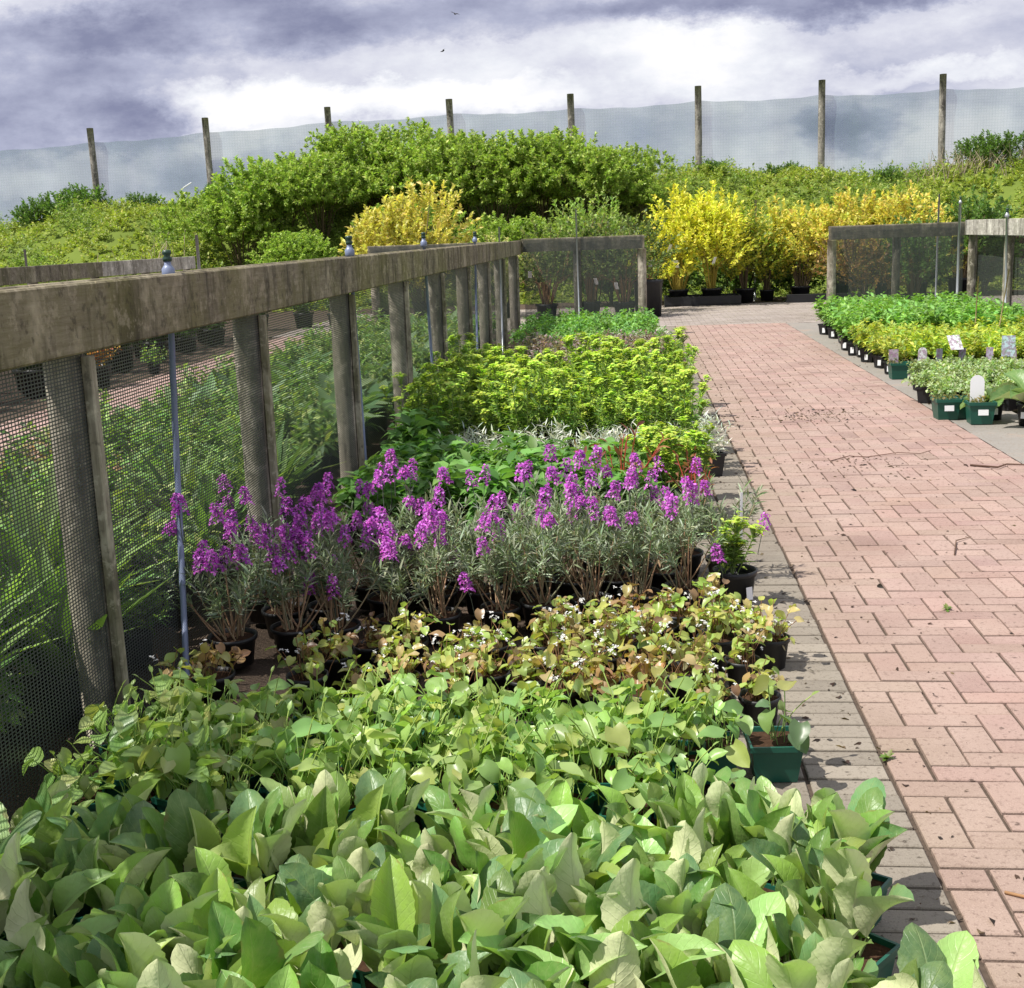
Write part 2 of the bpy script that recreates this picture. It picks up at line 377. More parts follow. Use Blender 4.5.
sc.cycles.transparent_max_bounces = 16; sc.cycles.caustics_reflective = False; sc.cycles.caustics_refractive = False
sc.cycles.use_denoising = True

# ------------------------------------------------------------------ ground, berm, paving
XF, XR = -1.69, 5.02                    # netting fence lines left and right of the brick path
YC = 19.2                               # where they turn
X0, X1 = .75, 2.57                      # pink paving
m_, nt = nmat('dark_bed_soil')
n1 = noise(nt, objco(nt), 3., 6, .65); n2 = noise(nt, objco(nt), 120., 3)
c = mixc(nt, n1, (.05, .037, .029), (.12, .09, .068)); c = mixc(nt, ramp(nt, n2, [(.5, 0.), (.75, .8)]), c, (.17, .12, .085))
finish(nt, bsdf(nt, c, .95, .1, bump(nt, n2, .8, .01)))
mb = MB(); mb.add([(-900, -300, -.03), (900, -300, -.03), (900, 1500, -.03), (-900, 1500, -.03)], np.array([[0, 1, 2, 3]]))
struct('ground', mb.mesh('ground', m_))

def smooth(a, b, x): t = np.clip((x - a) / (b - a), 0, 1); return t * t * (3 - 2 * t)
def berm_z(x, y):
    x = np.asarray(x, float); y = np.asarray(y, float)
    top = 2.35 + .75 * smooth(-19, -9, x) + .1 * np.sin(x * .7) - .22 * smooth(0, 4, x)
    wv = .22 * np.sin(x * .9 + y * .6) + .15 * np.sin(x * 1.7 - y * 1.1 + 2)
    z = top * smooth(29.0, 38.5, y) + wv * smooth(29, 32, y) * (1 - .8 * smooth(37, 39, y)) - .5 * smooth(43, 60, y)
    return np.maximum(z - .25 * (1 - smooth(28.4, 29.6, y)), -.3)
gx, gy = np.meshgrid(np.linspace(-46, 40, 140), np.linspace(28.2, 75, 90))
V = np.stack([gx, gy, berm_z(gx, gy)], 2).reshape(-1, 3); nx = 140
F = np.array([[j * nx + i, j * nx + i + 1, (j + 1) * nx + i + 1, (j + 1) * nx + i] for j in range(89) for i in range(nx - 1)])
m_, nt = nmat('berm_earth'); n1 = noise(nt, objco(nt), 1.2, 5)
finish(nt, bsdf(nt, mixc(nt, n1, (.09, .13, .025), (.17, .22, .04)), .95, .1))
mb = MB(); mb.add(V, F); struct('berm', mb.mesh('berm', m_))

def m_brick(name, dust, stain):
    m, nt = nmat(name)
    col = N(nt, 'ShaderNodeAttribute', attribute_name='tint').outputs['Color']
    co_ = objco(nt); a = noise(nt, co_, 2.1, 5, .6); b = noise(nt, co_, 55., 4, .65); d = noise(nt, co_, 230., 2)
    c = mixc(nt, ramp(nt, a, [(.40, 0.), (.68, .6)]), col, dust)
    c = mixc(nt, ramp(nt, b, [(.54, 0.), (.68, .6)]), c, stain); big = noise(nt, co_, .9, 4, .6); c = mixc(nt, ramp(nt, big, [(.5, 0.), (.7, .42)]), c, [x * 1.25 for x in stain])
    sk = noise(nt, co_, 26., 3, .5); c = mixc(nt, ramp(nt, sk, [(.66, 0.), (.71, .8)]), c, [x * .5 for x in stain])
    c = mixc(nt, ramp(nt, d, [(.60, 0.), (.72, .45)]), c, [min(1, x * 1.35) for x in dust])
    c = mixc(nt, ramp(nt, d, [(.28, .5), (.38, 0.)]), c, [x * .5 for x in stain])
    finish(nt, bsdf(nt, c, .9, .2, bump(nt, math_(nt, 'ADD', b, d), .35, .004))); return m
M_BRICK = m_brick('pink_brick', (.40, .305, .258), (.15, .10, .08))
M_SOLD = m_brick('grey_brick', (.27, .24, .195), (.10, .08, .06))
m_, nt = nmat('joint_sand'); n1 = noise(nt, objco(nt), 60., 4)
finish(nt, bsdf(nt, mixc(nt, n1, (.045, .035, .028), (.13, .098, .075)), .95, .1)); M_JOINT = m_
def brick(mb, x0, y0, x1, y1, tint, rng, g=.0052, b=.003):
    x0 += g; y0 += g; x1 -= g; y1 -= g; z = rng.normal(0, .0012); tx, ty = rng.normal(0, .004, 2)
    j = rng.normal(0, .0016, 4); x0 += j[0]; x1 += j[1]; y0 += j[2]; y1 += j[3]
    cx, cy = (x0 + x1) / 2, (y0 + y1) / 2
    q = lambda x, y, h: (x, y, h + z + tx * (x - cx) + ty * (y - cy))
    V = [q(x, y, -.03) for x, y in ((x0, y0), (x1, y0), (x1, y1), (x0, y1))] + [q(x, y, -.003) for x, y in ((x0, y0), (x1, y0), (x1, y1), (x0, y1))] + \
        [q(x, y, 0) for x, y in ((x0 + b, y0 + b), (x1 - b, y0 + b), (x1 - b, y1 - b), (x0 + b, y1 - b))]
    F = [[8, 9, 10, 11]] + [[a, (a + 1) % 4, 4 + (a + 1) % 4, 4 + a] for a in range(4)] + [[4 + a, 4 + (a + 1) % 4, 8 + (a + 1) % 4, 8 + a] for a in range(4)]
    mb.add(V, np.array(F), tint)
rng = np.random.default_rng(5)
mb = MB(); UX = (X1 - X0) / 15; U_ = .1013; nj = int((21.0 - .9) / U_)
def btint(x, y):
    c = np.array((.335, .23, .197)) * (1 + rng.normal(0, .065)) * (1 + rng.normal(0, .015, 3))
    if rng.random() < .10: c = c * np.array((.88, .87, .88))
    k = max(0, 1 - (x - X0) / .38) * (.4 + .6 * rng.random())
    return c * (1 - k) + np.array((.29, .225, .175)) * k
for j in range(nj):
    for i in range(15):
        k = (i - j) % 4; x, y = X0 + i * UX, .9 + j * U_
        if k == 0: brick(mb, x, y, x + UX * (2 if i < 14 else 1), y + U_, btint(x, y), rng)
        elif k == 1 and i == 0: brick(mb, x, y, x + UX, y + U_, btint(x, y), rng)
        elif k == 3: brick(mb, x, y, x + UX, y + U_ * (2 if j < nj - 1 else 1), btint(x, y), rng)
        elif k == 2 and j == 0: brick(mb, x, y, x + UX, y + U_, btint(x, y), rng)
struct('brick_path', mb.mesh('brick_path', M_BRICK, False))
mb = MB(); YE = .9 + nj * U_
for j in range(int((YE - .9) / .1015)):
    y = .9 + j * .1015; c = np.array((.235, .205, .168)) * (1 + rng.normal(0, .1))
    brick(mb, X0 - .25, y, X0 - .004, y + .1015, c, rng, .0055)
    if j % 2 == 0: brick(mb, X0 - .46, y, X0 - .252, y + .1015, c * .9, rng)
    else: brick(mb, X0 - .46, y, X0 - .252, y + .1015, c * .85, rng)
struct('soldier_course', mb.mesh('soldier_course', M_SOLD, False))
mb = MB(); y = YE + .01; j = 0
while y < 26.6:
    x = -6.2 + (j % 2) * .1
    while x < 8.5:
        brick(mb, x, y, x + .2, y + .1, np.array((.33, .285, .26)) * (1 + rng.normal(0, .08)) * (1 + .0 * x), rng); x += .2
    y += .1; j += 1
struct('cross_path', mb.mesh('cross_path', M_SOLD, False))
mb = MB(); mb.add([(X0 - .46, .5, -.012), (X1 + .01, .5, -.012), (X1 + .01, YE + .01, -.009), (X0 - .46, YE + .01, -.012)], np.array([[0, 1, 2, 3]]))
mb.add([(-7, YE + .02, -.009), (9, YE + .02, -.009), (9, 27, -.009), (-7, 27, -.009)], np.array([[0, 1, 2, 3]]))
struct('paving_joint_sand', mb.mesh('paving_joint_sand', M_JOINT))
m_, nt = nmat('worn_concrete'); n1 = noise(nt, objco(nt), 2.5, 6, .65); n2 = noise(nt, objco(nt), 70., 4)
c = mixc(nt, n1, (.19, .178, .16), (.33, .305, .275)); c = mixc(nt, ramp(nt, n2, [(.53, 0.), (.7, .7)]), c, (.20, .15, .11)); c = mixc(nt, ramp(nt, n1, [(.55, 0.), (.7, .5)]), c, (.33, .22, .16))
finish(nt, bsdf(nt, c, .92, .15, bump(nt, n2, .5, .006)))
mb = MB(); gx = np.linspace(X1 + .008, X1 + .62, 8); gy = np.linspace(.5, YE, 160); A, B_ = np.meshgrid(gx, gy)
V = np.stack([A, B_, -.006 + rng.normal(0, .0015, A.shape)], 2).reshape(-1, 3)
F = np.array([[j * 8 + i, j * 8 + i + 1, (j + 1) * 8 + i + 1, (j + 1) * 8 + i] for j in range(159) for i in range(7)])
mb.add(V, F); struct('concrete_edging', mb.mesh('concrete_edging', m_))
# second brick path beyond the left bed, running-bond
mb = MB(); y = 4.0; j = 0
while y < YC + 1.7:
    x = -6.0
    while x < -4.1:
        o_ = (j % 2) * .1
        brick(mb, x + o_, y, x + o_ + .2, y + .1, np.array((.40, .27, .235)) * (1 + rng.normal(0, .09)), rng); x += .2
    y += .1; j += 1
struct('side_path', mb.mesh('side_path', M_BRICK, False))

# loose stuff on the paving
rng = np.random.default_rng(21); mb = MB(); P = []
for k in range(1500):
    r = rng.random()
    if r < .42: x, y = X0 - .2 + abs(rng.normal(0, .28)), rng.uniform(2.2, 18)
    elif r < .66: x, y = rng.normal(1.55, .22), rng.normal(10.6, .22)
    elif r < .75: x, y = rng.normal(1.55, .3), rng.normal(8.3, .3)
    else: x, y = rng.uniform(X0 - .2, X1 + .3), rng.uniform(2.2, 19)
    P.append((min(max(x, X0 - .2), X1 + .45), y, .004))
P = np.array(P); k = len(P); a = rng.uniform(0, 6.28, k)
D = np.stack([np.cos(a), np.sin(a), rng.uniform(-.05, .12, k)], 1)
mb.inst(LEAF3[1], frames(D, rng.normal(0, .4, k), rng.gamma(2.2, .0085, k).clip(.006, .055), rng.uniform(.5, 1.3, k)), P, tints(rng, k, [(.06, .035, .025), (.10, .07, .045), (.03, .022, .018), (.19, .14, .08)], [.45, .25, .2, .1]))
tag(obj('leaf_litter', mb.mesh('leaf_litter', M_LEAF)), kind='stuff')
def twig(pts, r, col, label):
    q = MB(); q.tube(pts, np.linspace(r, r * .5, len(pts)), 5, col)
    tag(obj('twig', q.mesh('twig', M_STEM)), label, 'twig')
twig([(.88, 2.80, .006), (.98, 2.74, .012), (1.08, 2.735, .008), (1.16, 2.69, .006)], .0045, (.42, .24, .12), 'orange-brown dry stalk lying across the pink bricks near the bottom right')
twig([(2.22, 8.22, .006), (2.36, 8.10, .014), (2.45, 8.22, .01), (2.60, 8.20, .006)], .008, (.12, .07, .05), 'dark crooked twig on the bricks by the right path edge')
twig([(1.35, 8.45, .006), (1.5, 8.60, .012), (1.62, 8.58, .006), (1.85, 8.70, .012), (2.0, 8.68, .006), (2.1, 8.8, .006)], .0035, (.14, .07, .05), 'long thin reddish twig across the middle of the path')
twig([(1.55, 5.95, .006), (1.62, 6.2, .012), (1.72, 6.3, .006)], .004, (.15, .09, .06), 'short curved brown twig alone on the pink bricks')
for i, (x, y, lb) in enumerate(((.76, 3.58, 'small bright green weed in the joint beside the grey edge bricks'), (1.30, 5.07, 'small grey green weed growing in the middle of the brick path'))):
    q = MB(); rg = np.random.default_rng(i); d = sph(rg, 16, .5, 1.4)
    q.inst(LEAF3[0], frames(d, None, rg.uniform(.015, .035, 16)), np.tile([[0, 0, 0.]], (16, 1)), tints(rg, 16, [(.13, .22, .04), (.2, .24, .08)]))
    w_ = tag(obj('weed', q.mesh('weed', M_LEAF)), lb, 'weed'); w_.location = (x, y, .002)

# ------------------------------------------------------------------ fences
def round_post(x, y, z0, z1, r, parent, mat=None, lean=(0, 0), name='post'):
    q = MB(); n = 7
    pts = [(x + lean[0] * t, y + lean[1] * t, z0 + (z1 - z0) * t) for t in np.linspace(0, 1, n)]
    q.tube(pts, r * np.array([1 + .03 * math.sin(i * 2.1 + x * 7 + y) for i in range(n)]), 12, (1, 1, 1))
    return obj(name, q.mesh(name, mat or M_POST), parent)
def board(lo, hi, mat, parent, name='rail', bev=.004):
    q = MB(); q.box(lo, hi, bev=bev); return obj(name, q.mesh(name, mat, False), parent)
def net(p0, p1, z0, z1, mat, parent, sag=.006, seed=0, name='netting', zs=None):
    q = MB(); n = max(8, int(math.dist(p0, p1) / .12)); mz = 10; rg = np.random.default_rng(seed)
    L = math.dist(p0, p1); nx_, ny_ = -(p1[1] - p0[1]) / L, (p1[0] - p0[0]) / L
    V = []; UV = []
    for j in range(mz + 1):
        for i in range(n + 1):
            t = i / n; s = j / mz; b = sag * math.sin(t * L * 3.3 + seed) * math.sin(s * PI) + sag * .5 * math.sin(t * L * 7 + s * 5)
            zt = z1 if zs is None else zs(p0[0] + (p1[0] - p0[0]) * t, 1)
            zb = z0 if zs is None else zs(p0[0] + (p1[0] - p0[0]) * t, 0)
            V.append((p0[0] + (p1[0] - p0[0]) * t + nx_ * b, p0[1] + (p1[1] - p0[1]) * t + ny_ * b, zb + (zt - zb) * s)); UV.append((t * L, zb + (zt - zb) * s))
    F = [[j * (n + 1) + i, j * (n + 1) + i + 1, (j + 1) * (n + 1) + i + 1, (j + 1) * (n + 1) + i] for j in range(mz) for i in range(n)]
    q.add(V, np.array(F), (1, 1, 1), UV); return obj(name, q.mesh(name, mat), parent)

GF = 'low netting fences round the beds'
fence = thing('netting_fence', 'long low fence of mossy weathered board and dark netting beside the left bed', 'fence', (XF, 3, 0), group=GF)
fence.location = (0, 0, 0)
ys = [1.85 + 1.9 * i for i in range(9)] + [YC - .1]
for i, y in enumerate(ys):
    round_post(XF - .098, y, -.05, 1.47, .064, fence, lean=(.0, .01 * math.sin(i * 3)))
    board((XF - .034, y - .022, 0), (XF - .002, y + .022, 1.27), M_BATT, fence, 'batten')
yb = [.6, 3.75, 7.55, 11.35, 15.15, YC + .02]
for i in range(5):
    board((XF, yb[i] + .002, 1.29), (XF + .038, yb[i + 1] - .002, 1.50), M_RAIL, fence, 'rail', .006)
    board((XF - .215, yb[i] + .002, 1.30), (XF - .178, yb[i + 1] - .002, 1.495), M_RAIL, fence, 'rail', .006)
for i in range(len(ys) - 1): net((XF - .037, ys[i] + .05), (XF - .037, ys[i + 1] + .05), -.02, 1.40, M_NET, fence, seed=i)
net((XF - .037, .4), (XF - .037, ys[0] + .05), -.02, 1.40, M_NET, fence, seed=20)
def stub(x0, x1, y, zt, xs, label, mat=M_RAILX, fullnet=True):
    t = thing('netting_fence', label, 'fence', (0, 0, 0), group=GF)
    board((x0, y, zt - .20), (x1, y + .038, zt), mat, t, 'rail')
    for x in xs: round_post(x, y + .105, -.05, zt - .03 if x not in (x0, x1) else zt - .2, .062, t)
    net((x0 + .03, y - .012), (x1 - .03, y - .012), -.02, zt - .02 if fullnet else zt - .2, M_NET, t, seed=int(abs(x0) * 9))
    return t
t = stub(XF + .04, .23, YC, 1.52, [-.8], 'short board and netting cross fence closing the far end of left bed')
round_post(.19, YC - .05, -.05, 1.315, .066, t)
t = stub(-4.05, XF - .22, YC, 1.49, [-2.6], 'mossy cross fence running left behind the long fence corner')
round_post(-3.95, YC - .06, -.05, 1.285, .07, t)
t = stub(2.98, XR - .04, YC, 1.55, [4.0], 'dark netted cross fence at the far end of the right bed')
round_post(3.02, YC - .06, -.05, 1.345, .068, t)
t = thing('netting_fence', 'pale boarded fence running along the right bed', 'fence', (0, 0, 0), group=GF)
for i, y in enumerate((YC - .12, 17.3, 15.4, 13.5, 11.6, 9.7, 7.8)):
    round_post(XR + .03, y, -.05, 1.36, .064, t)
for a, b in ((15.4, YC - .0), (11.6, 15.4), (7.8, 11.6)): board((XR - .06, a + .002, 1.36), (XR - .022, b - .002, 1.575), M_RAILP, t, 'rail')
net((XR + .11, YC + .02), (XR + .11, 7.8), -.02, 1.4, M_NET, t, seed=3)
t = thing('netting_fence', 'far weathered fence across the side path on the left', 'fence', (0, 0, 0), group=GF)
XL = -7.6
for y in [21.2 - 1.9 * i for i in range(7)]: round_post(XL - .09, y, -.05, 1.38, .064, t)
for a, b in ((9.8, 13.6), (13.6, 17.4), (17.4, 21.3)): board((XL, a + .002, 1.2), (XL + .038, b - .002, 1.41), M_RAILX if a < 17 else M_RAILP, t, 'rail')
net((XL - .02, 9.8), (XL - .02, 21.2), -.02, 1.38, M_NET, t, seed=8)

# ------------------------------------------------------------------ sprinkler poles
def pole(x0, y0, x1, y1, zt, label, r=.011, head=True, mat=M_PIPE, hs=1.):
    t = thing('sprinkler_pole' if head else 'metal_pole', label, 'pole', (x0, y0, 0), group='thin poles along the beds')
    q = MB(); q.tube([(0, 0, -.05), ((x1 - x0) * .5, (y1 - y0) * .5, zt * .5), (x1 - x0, y1 - y0, zt)], r, 8); obj('pipe', q.mesh('pipe', mat), t)
    if head:
        q = MB(); z = zt
        q.lathe([(0.001, z - .012), (.02 * hs, z - .012), (.024 * hs, z), (.024 * hs, z + .022 * hs), (.017 * hs, z + .032 * hs), (.013 * hs, z + .038 * hs), (.013 * hs, z + .05 * hs), (.001, z + .05 * hs)], 12, c=(x1 - x0, y1 - y0))
        h = obj('sprinkler_base', q.mesh('sprinkler_base', mat), t)
        q = MB(); q.lathe([(.001, z + .048 * hs), (.016 * hs, z + .05 * hs), (.018 * hs, z + .062 * hs), (.011 * hs, z + .07 * hs), (.018 * hs, z + .078 * hs), (.016 * hs, z + .09 * hs), (.001, z + .092 * hs)], 10, c=(x1 - x0, y1 - y0))
        obj('nozzle', q.mesh('nozzle', M_DKPLAS), h)
    return t
pole(XF - .012, 4.30, XF - .014, 4.50, 1.495, 'blue grey sprinkler pole in front of netting at the left', .0125, hs=1.0)
pole(XF - .013, 7.65, XF - .014, 7.55, 1.51, 'second sprinkler pole along the long fence, rising above the board', .0125, hs=1.25)
pole(XF - .013, 10.55, XF - .014, 10.35, 1.535, 'third sprinkler pole along the mossy board', .0125, hs=1.15)
pole(XF - .013, 13.6, XF - .014, 13.84, 1.535, 'fourth sprinkler pole, near the fence corner', .0125, hs=1.15)
pole(XF - .013, 16.4, XF - .014, 16.5, 1.70, 'thin pole topping the fence just before its corner', .012, False, M_STEEL)
pole(-.78, YC - .04, -.80, YC - .04, 1.95, 'slender grey pole in the middle of the left cross fence', .011, False, M_STEEL)
pole(2.75, 27.9, 2.75, 27.9, 2.15, 'bare metal pole between the yellow shrub and the orange shrubs', .028, False, M_STEEL)
pole(4.86, YC - .10, 4.85, YC - .10, 1.82, 'tall steel sprinkler pole at the right fence corner', .02, True, M_STEEL, 1.0)
pole(4.70, YC + .55, 4.70, YC + .55, 1.98, 'thin steel pole behind the right fence corner', .014, False, M_STEEL)
pole(XR - .10, 16.85, XR - .075, 17.1, 1.60, 'leaning pale pole against the right boarded fence', .016, True, M_STEEL, 1.2)
pole(-7.75, 22.0, -7.75, 22.0, 1.78, 'short white topped stake beyond the far left fence', .03, False, M_STEEL)
pole(-8.6, 17.2, -8.6, 17.2, 1.62, 'thin grey stake behind the far left fence board', .018, False, M_STEEL)
pole(-8.6, 15.9, -8.6, 15.9, 1.68, 'thin grey stake at the left picture edge', .022, False, M_STEEL)

# ------------------------------------------------------------------ tall windbreak on the berm
t = thing('windbreak_fence', 'tall windbreak of pale translucent netting on round posts along the hill top', 'fence', (0, 40, 0))
t.location = (0, 0, 0)
xs = [-29.0, -25.1, -21.2, -17.3, -13.45, -9.42, -5.5, -1.7, 2.21, 5.95, 9.56, 13.4, 17.3, 21.2]
tz = lambda x: float(np.interp(x, [-29, -17.3, -13.5, -9.4, -5.5, -1.7, 2.2, 5.95, 9.6, 21], [5.1, 5.42, 5.58, 5.74, 5.81, 5.80, 5.86, 5.87, 5.88, 5.95]))
for i, x in enumerate(xs): round_post(x, 40, 1.6, tz(x), .105, t, M_FPOST, lean=(-.05 + .02 * math.sin(i * 5), 0))
def sagz(x):
    for a_, b_ in zip(xs, xs[1:]):
        if a_ <= x <= b_: return .07 * math.sin(PI * (x - a_) / (b_ - a_)) + .012 * math.sin(x * 5.1)
    return 0.
nz = lambda x, k: (tz(x) - .43 - sagz(x)) if k else (float(berm_z(x, 40.)) - .25)
net((-29, 40.115), (21.2, 40.115), 0, 1, M_WIND, t, .03, 2, 'netting', nz)
q = MB(); q.box((-.17, -.008, -.02), (.17, .008, .02), bev=.003); scrap = obj('plastic_scrap', q.mesh('plastic_scrap', M_LABEL), None, Matrix.Translation((-14.2, 39.84, 3.5)) @ Matrix.Rotation(-.5, 4, 'Y'))
tag(scrap, 'small white plastic strip caught on the windbreak netting', 'scrap')

# ------------------------------------------------------------------ pots
def sqpot(w, h):
    q = MB(); a, b = w / 2, w / 2 * .80
    rings = [(b, 0), (a * .97, h * .86), (a * 1.06, h * .86), (a * 1.06, h), (a * .96, h), (a * .92, h * .80)]
    V = [(sx_ * r, sy_ * r, z) for r, z in rings for sx_, sy_ in ((-1, -1), (1, -1), (1, 1), (-1, 1))]
    F = [[i * 4 + j, i * 4 + (j + 1) % 4, (i + 1) * 4 + (j + 1) % 4, (i + 1) * 4 + j] for i in range(5) for j in range(4)]
    q.add(V, [np.array(F), np.array([[3, 2, 1, 0]])])
    g = MB(); g.add([(-a * .94, -a * .94, h * .88), (a * .94, -a * .94, h * .88), (a * .94, a * .94, h * .88), (-a * .94, a * .94, h * .88)], np.array([[0, 1, 2, 3]]))
    return q, g
def rdpot(r, h):
    q = MB(); q.lathe([(.001, 0), (r * .78, 0), (r * .95, h * .86), (r * 1.03, h * .87), (r * 1.04, h), (r * .96, h), (r * .92, h * .80)], 22)
    g = MB(); rg = np.random.default_rng(3); a = np.arange(22) / 22 * 2 * PI
    V = [(0, 0, h * .92)] + [(r * .5 * math.cos(x), r * .5 * math.sin(x), h * (.90 + rg.normal(0, .015))) for x in a] + [(r * .945 * math.cos(x), r * .945 * math.sin(x), h * .86) for x in a]
    F3 = [[0, 1 + i, 1 + (i + 1) % 22] for i in range(22)]; F4 = [[1 + i, 23 + i, 23 + (i + 1) % 22, 1 + (i + 1) % 22] for i in range(22)]
    g.add(V, [np.array(F3), np.array(F4)])
    return q, g
POT = {}
for nm, fn, a, h, mt in (('g12', sqpot, .135, .105, M_GREEN), ('b12', rdpot, .068, .115, M_BLACK), ('b17', rdpot, .092, .165, M_BLACK), ('b13', rdpot, .088, .11, M_BLACK), ('g15', sqpot, .17, .15, M_GREEN), ('b15', sqpot, .15, .14, M_BLACK), ('b30', rdpot, .19, .28, M_BLACK)):
    q, g = fn(a, h); POT[nm] = (q.mesh('pot', mt, False if fn is sqpot else True), g.mesh('soil', M_SOIL), h)

# ------------------------------------------------------------------ plant prototypes: lists of (part, mesh, matrix, parent index)
def with_pot(pk, soil=True):
    p = [('pot', POT[pk][0], None, None)]
    if soil: p.append(('soil', POT[pk][1], None, 0))
    return p, POT[pk][2] * .88
I4 = Matrix.Identity(4)
def arc(p0, d, L, bend, n=5):
    p = np.array(p0, float); d = unit(np.array(d, float)); out = [p.copy()]
    for i in range(n): d = unit(d + np.array(bend) / n); p = p + d * L / n; out.append(p.copy())
    return np.array(out), d

def broadleaf(seed, pot='g12'):
    rng = np.random.default_rng(seed); parts, h = with_pot(pot); q = MB(); k = int(rng.integers(9, 13)); st = MB()
    for i in range(k):
        az = i * 2.4 + rng.normal(0, .35); f = i / k
        tilt = .08 + .54 * (1 - f) ** 1.2 * rng.uniform(.4, 1.35) + rng.normal(0, .08)
        L = rng.uniform(.13, .215) * (1 - .2 * f); b = np.array([.022 * math.cos(az), .022 * math.sin(az), h])
        d0 = np.array([math.cos(az) * math.sin(tilt * .8), math.sin(az) * math.sin(tilt * .8), math.cos(tilt * .8)])
        pts, d1 = arc(b, d0, rng.uniform(.02, .085), (0, 0, .1), 3)
        col = tints(rng, 1, [(.135, .25, .055), (.20, .325, .065), (.115, .225, .085), (.31, .41, .13)], [.34, .22, .32, .12], .2)[0]
        st.tube(pts, [.0042, .0036, .0032, .003], 5, (.24, .34, .12))
        tp = BIG[int(rng.integers(0, 6))]
        d = np.array([math.cos(az + rng.normal(0, .2)) * math.sin(tilt), math.sin(az) * math.sin(tilt), math.cos(tilt)])
        q.inst(tp, frames(d[None], np.array([rng.normal(0, .45) + (PI if rng.random() < .17 else 0)]), [L], [rng.uniform(.85, 1.15)]), pts[-1][None] - d1 * .004, col[None])
    return parts + [('stalks', st.mesh('stalks', M_STEM), None, None), ('foliage', q.mesh('foliage', M_BIG), None, None)]

def heartleaf(seed, pot='g12', n=25, H=(.07, .17), size=.058, cols=None, flowers=0, w=None, stalks=5, mat=None):
    rng = np.random.default_rng(seed); parts, h = with_pot(pot); q = MB(); st = MB()
    cols = cols or [(.26, .41, .11), (.20, .34, .10), (.34, .47, .16), (.38, .46, .14)]
    for i in range(n):
        az = rng.uniform(0, 6.28); tilt = rng.uniform(.05, .75)
        d0 = np.array([math.cos(az) * math.sin(tilt), math.sin(az) * math.sin(tilt), math.cos(tilt)])
        b = np.array([*(rng.normal(0, .025, 2)), h]); L = rng.uniform(*H)
        pts, d1 = arc(b, d0, L, (rng.normal(0, .2), rng.normal(0, .2), -.25), 4)
        st.tube(pts, .0015, 4, cols[0] if flowers == 0 else (.22, .12, .06), False)
        for u in range(1 if flowers == 0 else int(rng.integers(1, 4))):
            a2 = az + rng.normal(0, .5 + u); ti = rng.uniform(-.95, .55)
            d = np.array([[math.cos(a2) * math.cos(ti), math.sin(a2) * math.cos(ti), math.sin(ti)]])
            q.inst(HEART[int(rng.integers(0, 3))], frames(d, rng.normal(0, .45, 1), [size * rng.uniform(.65, 1.3)]), pts[-1 - min(u, 2)][None], tints(rng, 1, cols, w))
    for i in range(stalks):
        a = rng.uniform(0, 6.28); tl = rng.uniform(.05, .5)
        pts, d1 = arc((*rng.normal(0, .03, 2), h), (math.cos(a) * math.sin(tl), math.sin(a) * math.sin(tl), math.cos(tl)), rng.uniform(.13, .23), (rng.normal(0, .4), rng.normal(0, .4), -.3), 5)
        st.tube(pts, .0017, 4, (.30, .40, .10), False)
        q.inst(LEAF3[0], frames(d1[None], None, [.028]), pts[-1][None], np.array([[.25, .36, .1]]))
    parts += [('stalks', st.mesh('stalks', M_STEM), None, None), ('foliage', q.mesh('foliage', mat or M_HEART), None, None)]
    for i in range(flowers):
        f = MB(); rg = np.random.default_rng(seed * 7 + i); a = rg.uniform(0, 6.28); r = rg.uniform(.02, .09); zt = h + rg.uniform(.04, .15)
        f.tube([(r * .3 * math.cos(a), r * .3 * math.sin(a), h), (r * math.cos(a), r * math.sin(a), zt)], .0012, 4, (.3, .16, .1), False)
        for u in range(int(rg.integers(2, 6))):
            c = np.array([r * math.cos(a), r * math.sin(a), zt]) + rg.normal(0, .014, 3); d = sph(rg, 6, .3, 2.2)
            f.inst(PETAL, frames(d, None, rg.uniform(.008, .012, 6)), np.tile(c, (6, 1)), tints(rg, 6, [(.85, .85, .83)], None, .04))
        parts.append(('flower_cluster', f.mesh('flower_cluster', M_PETAL), None, None))
    return parts

SPIKE = []
for sd_ in range(5):
    rng = np.random.default_rng(90 + sd_); q = MB(); k = int(rng.integers(16, 30)); L = rng.uniform(.04, .10)
    q.tube([(0, 0, -.12), (.004, 0, -.05), (0, 0, L * .9)], .0018, 4, (.16, .19, .14), False)
    for i in range(k):
        z = L * (i / k) ** .8; a = i * 2.4; r = .023 * (1.05 - .55 * (i / k))
        c = np.array([r * math.cos(a), r * math.sin(a), z]) + rng.normal(0, .003, 3)
        ax = unit(np.array([math.cos(a), math.sin(a), .7])); u = unit(np.cross(ax, [0, 0, 1.])); v = np.cross(u, ax); b = rng.uniform(0, 1.5)
        ds = np.array([u * math.cos(b + g) + v * math.sin(b + g) + ax * .25 for g in (0, PI / 2, PI, 1.5 * PI)])
        q.inst(PETAL, frames(ds, None, np.full(4, .0148 * rng.uniform(.8, 1.2))), np.tile(c, (4, 1)), tints(rng, 4, [(.55, .105, .55), (.41, .055, .45), (.69, .24, .70)], [.5, .28, .22], .18))
    SPIKE.append(q.mesh('flower_spike', M_PETAL))
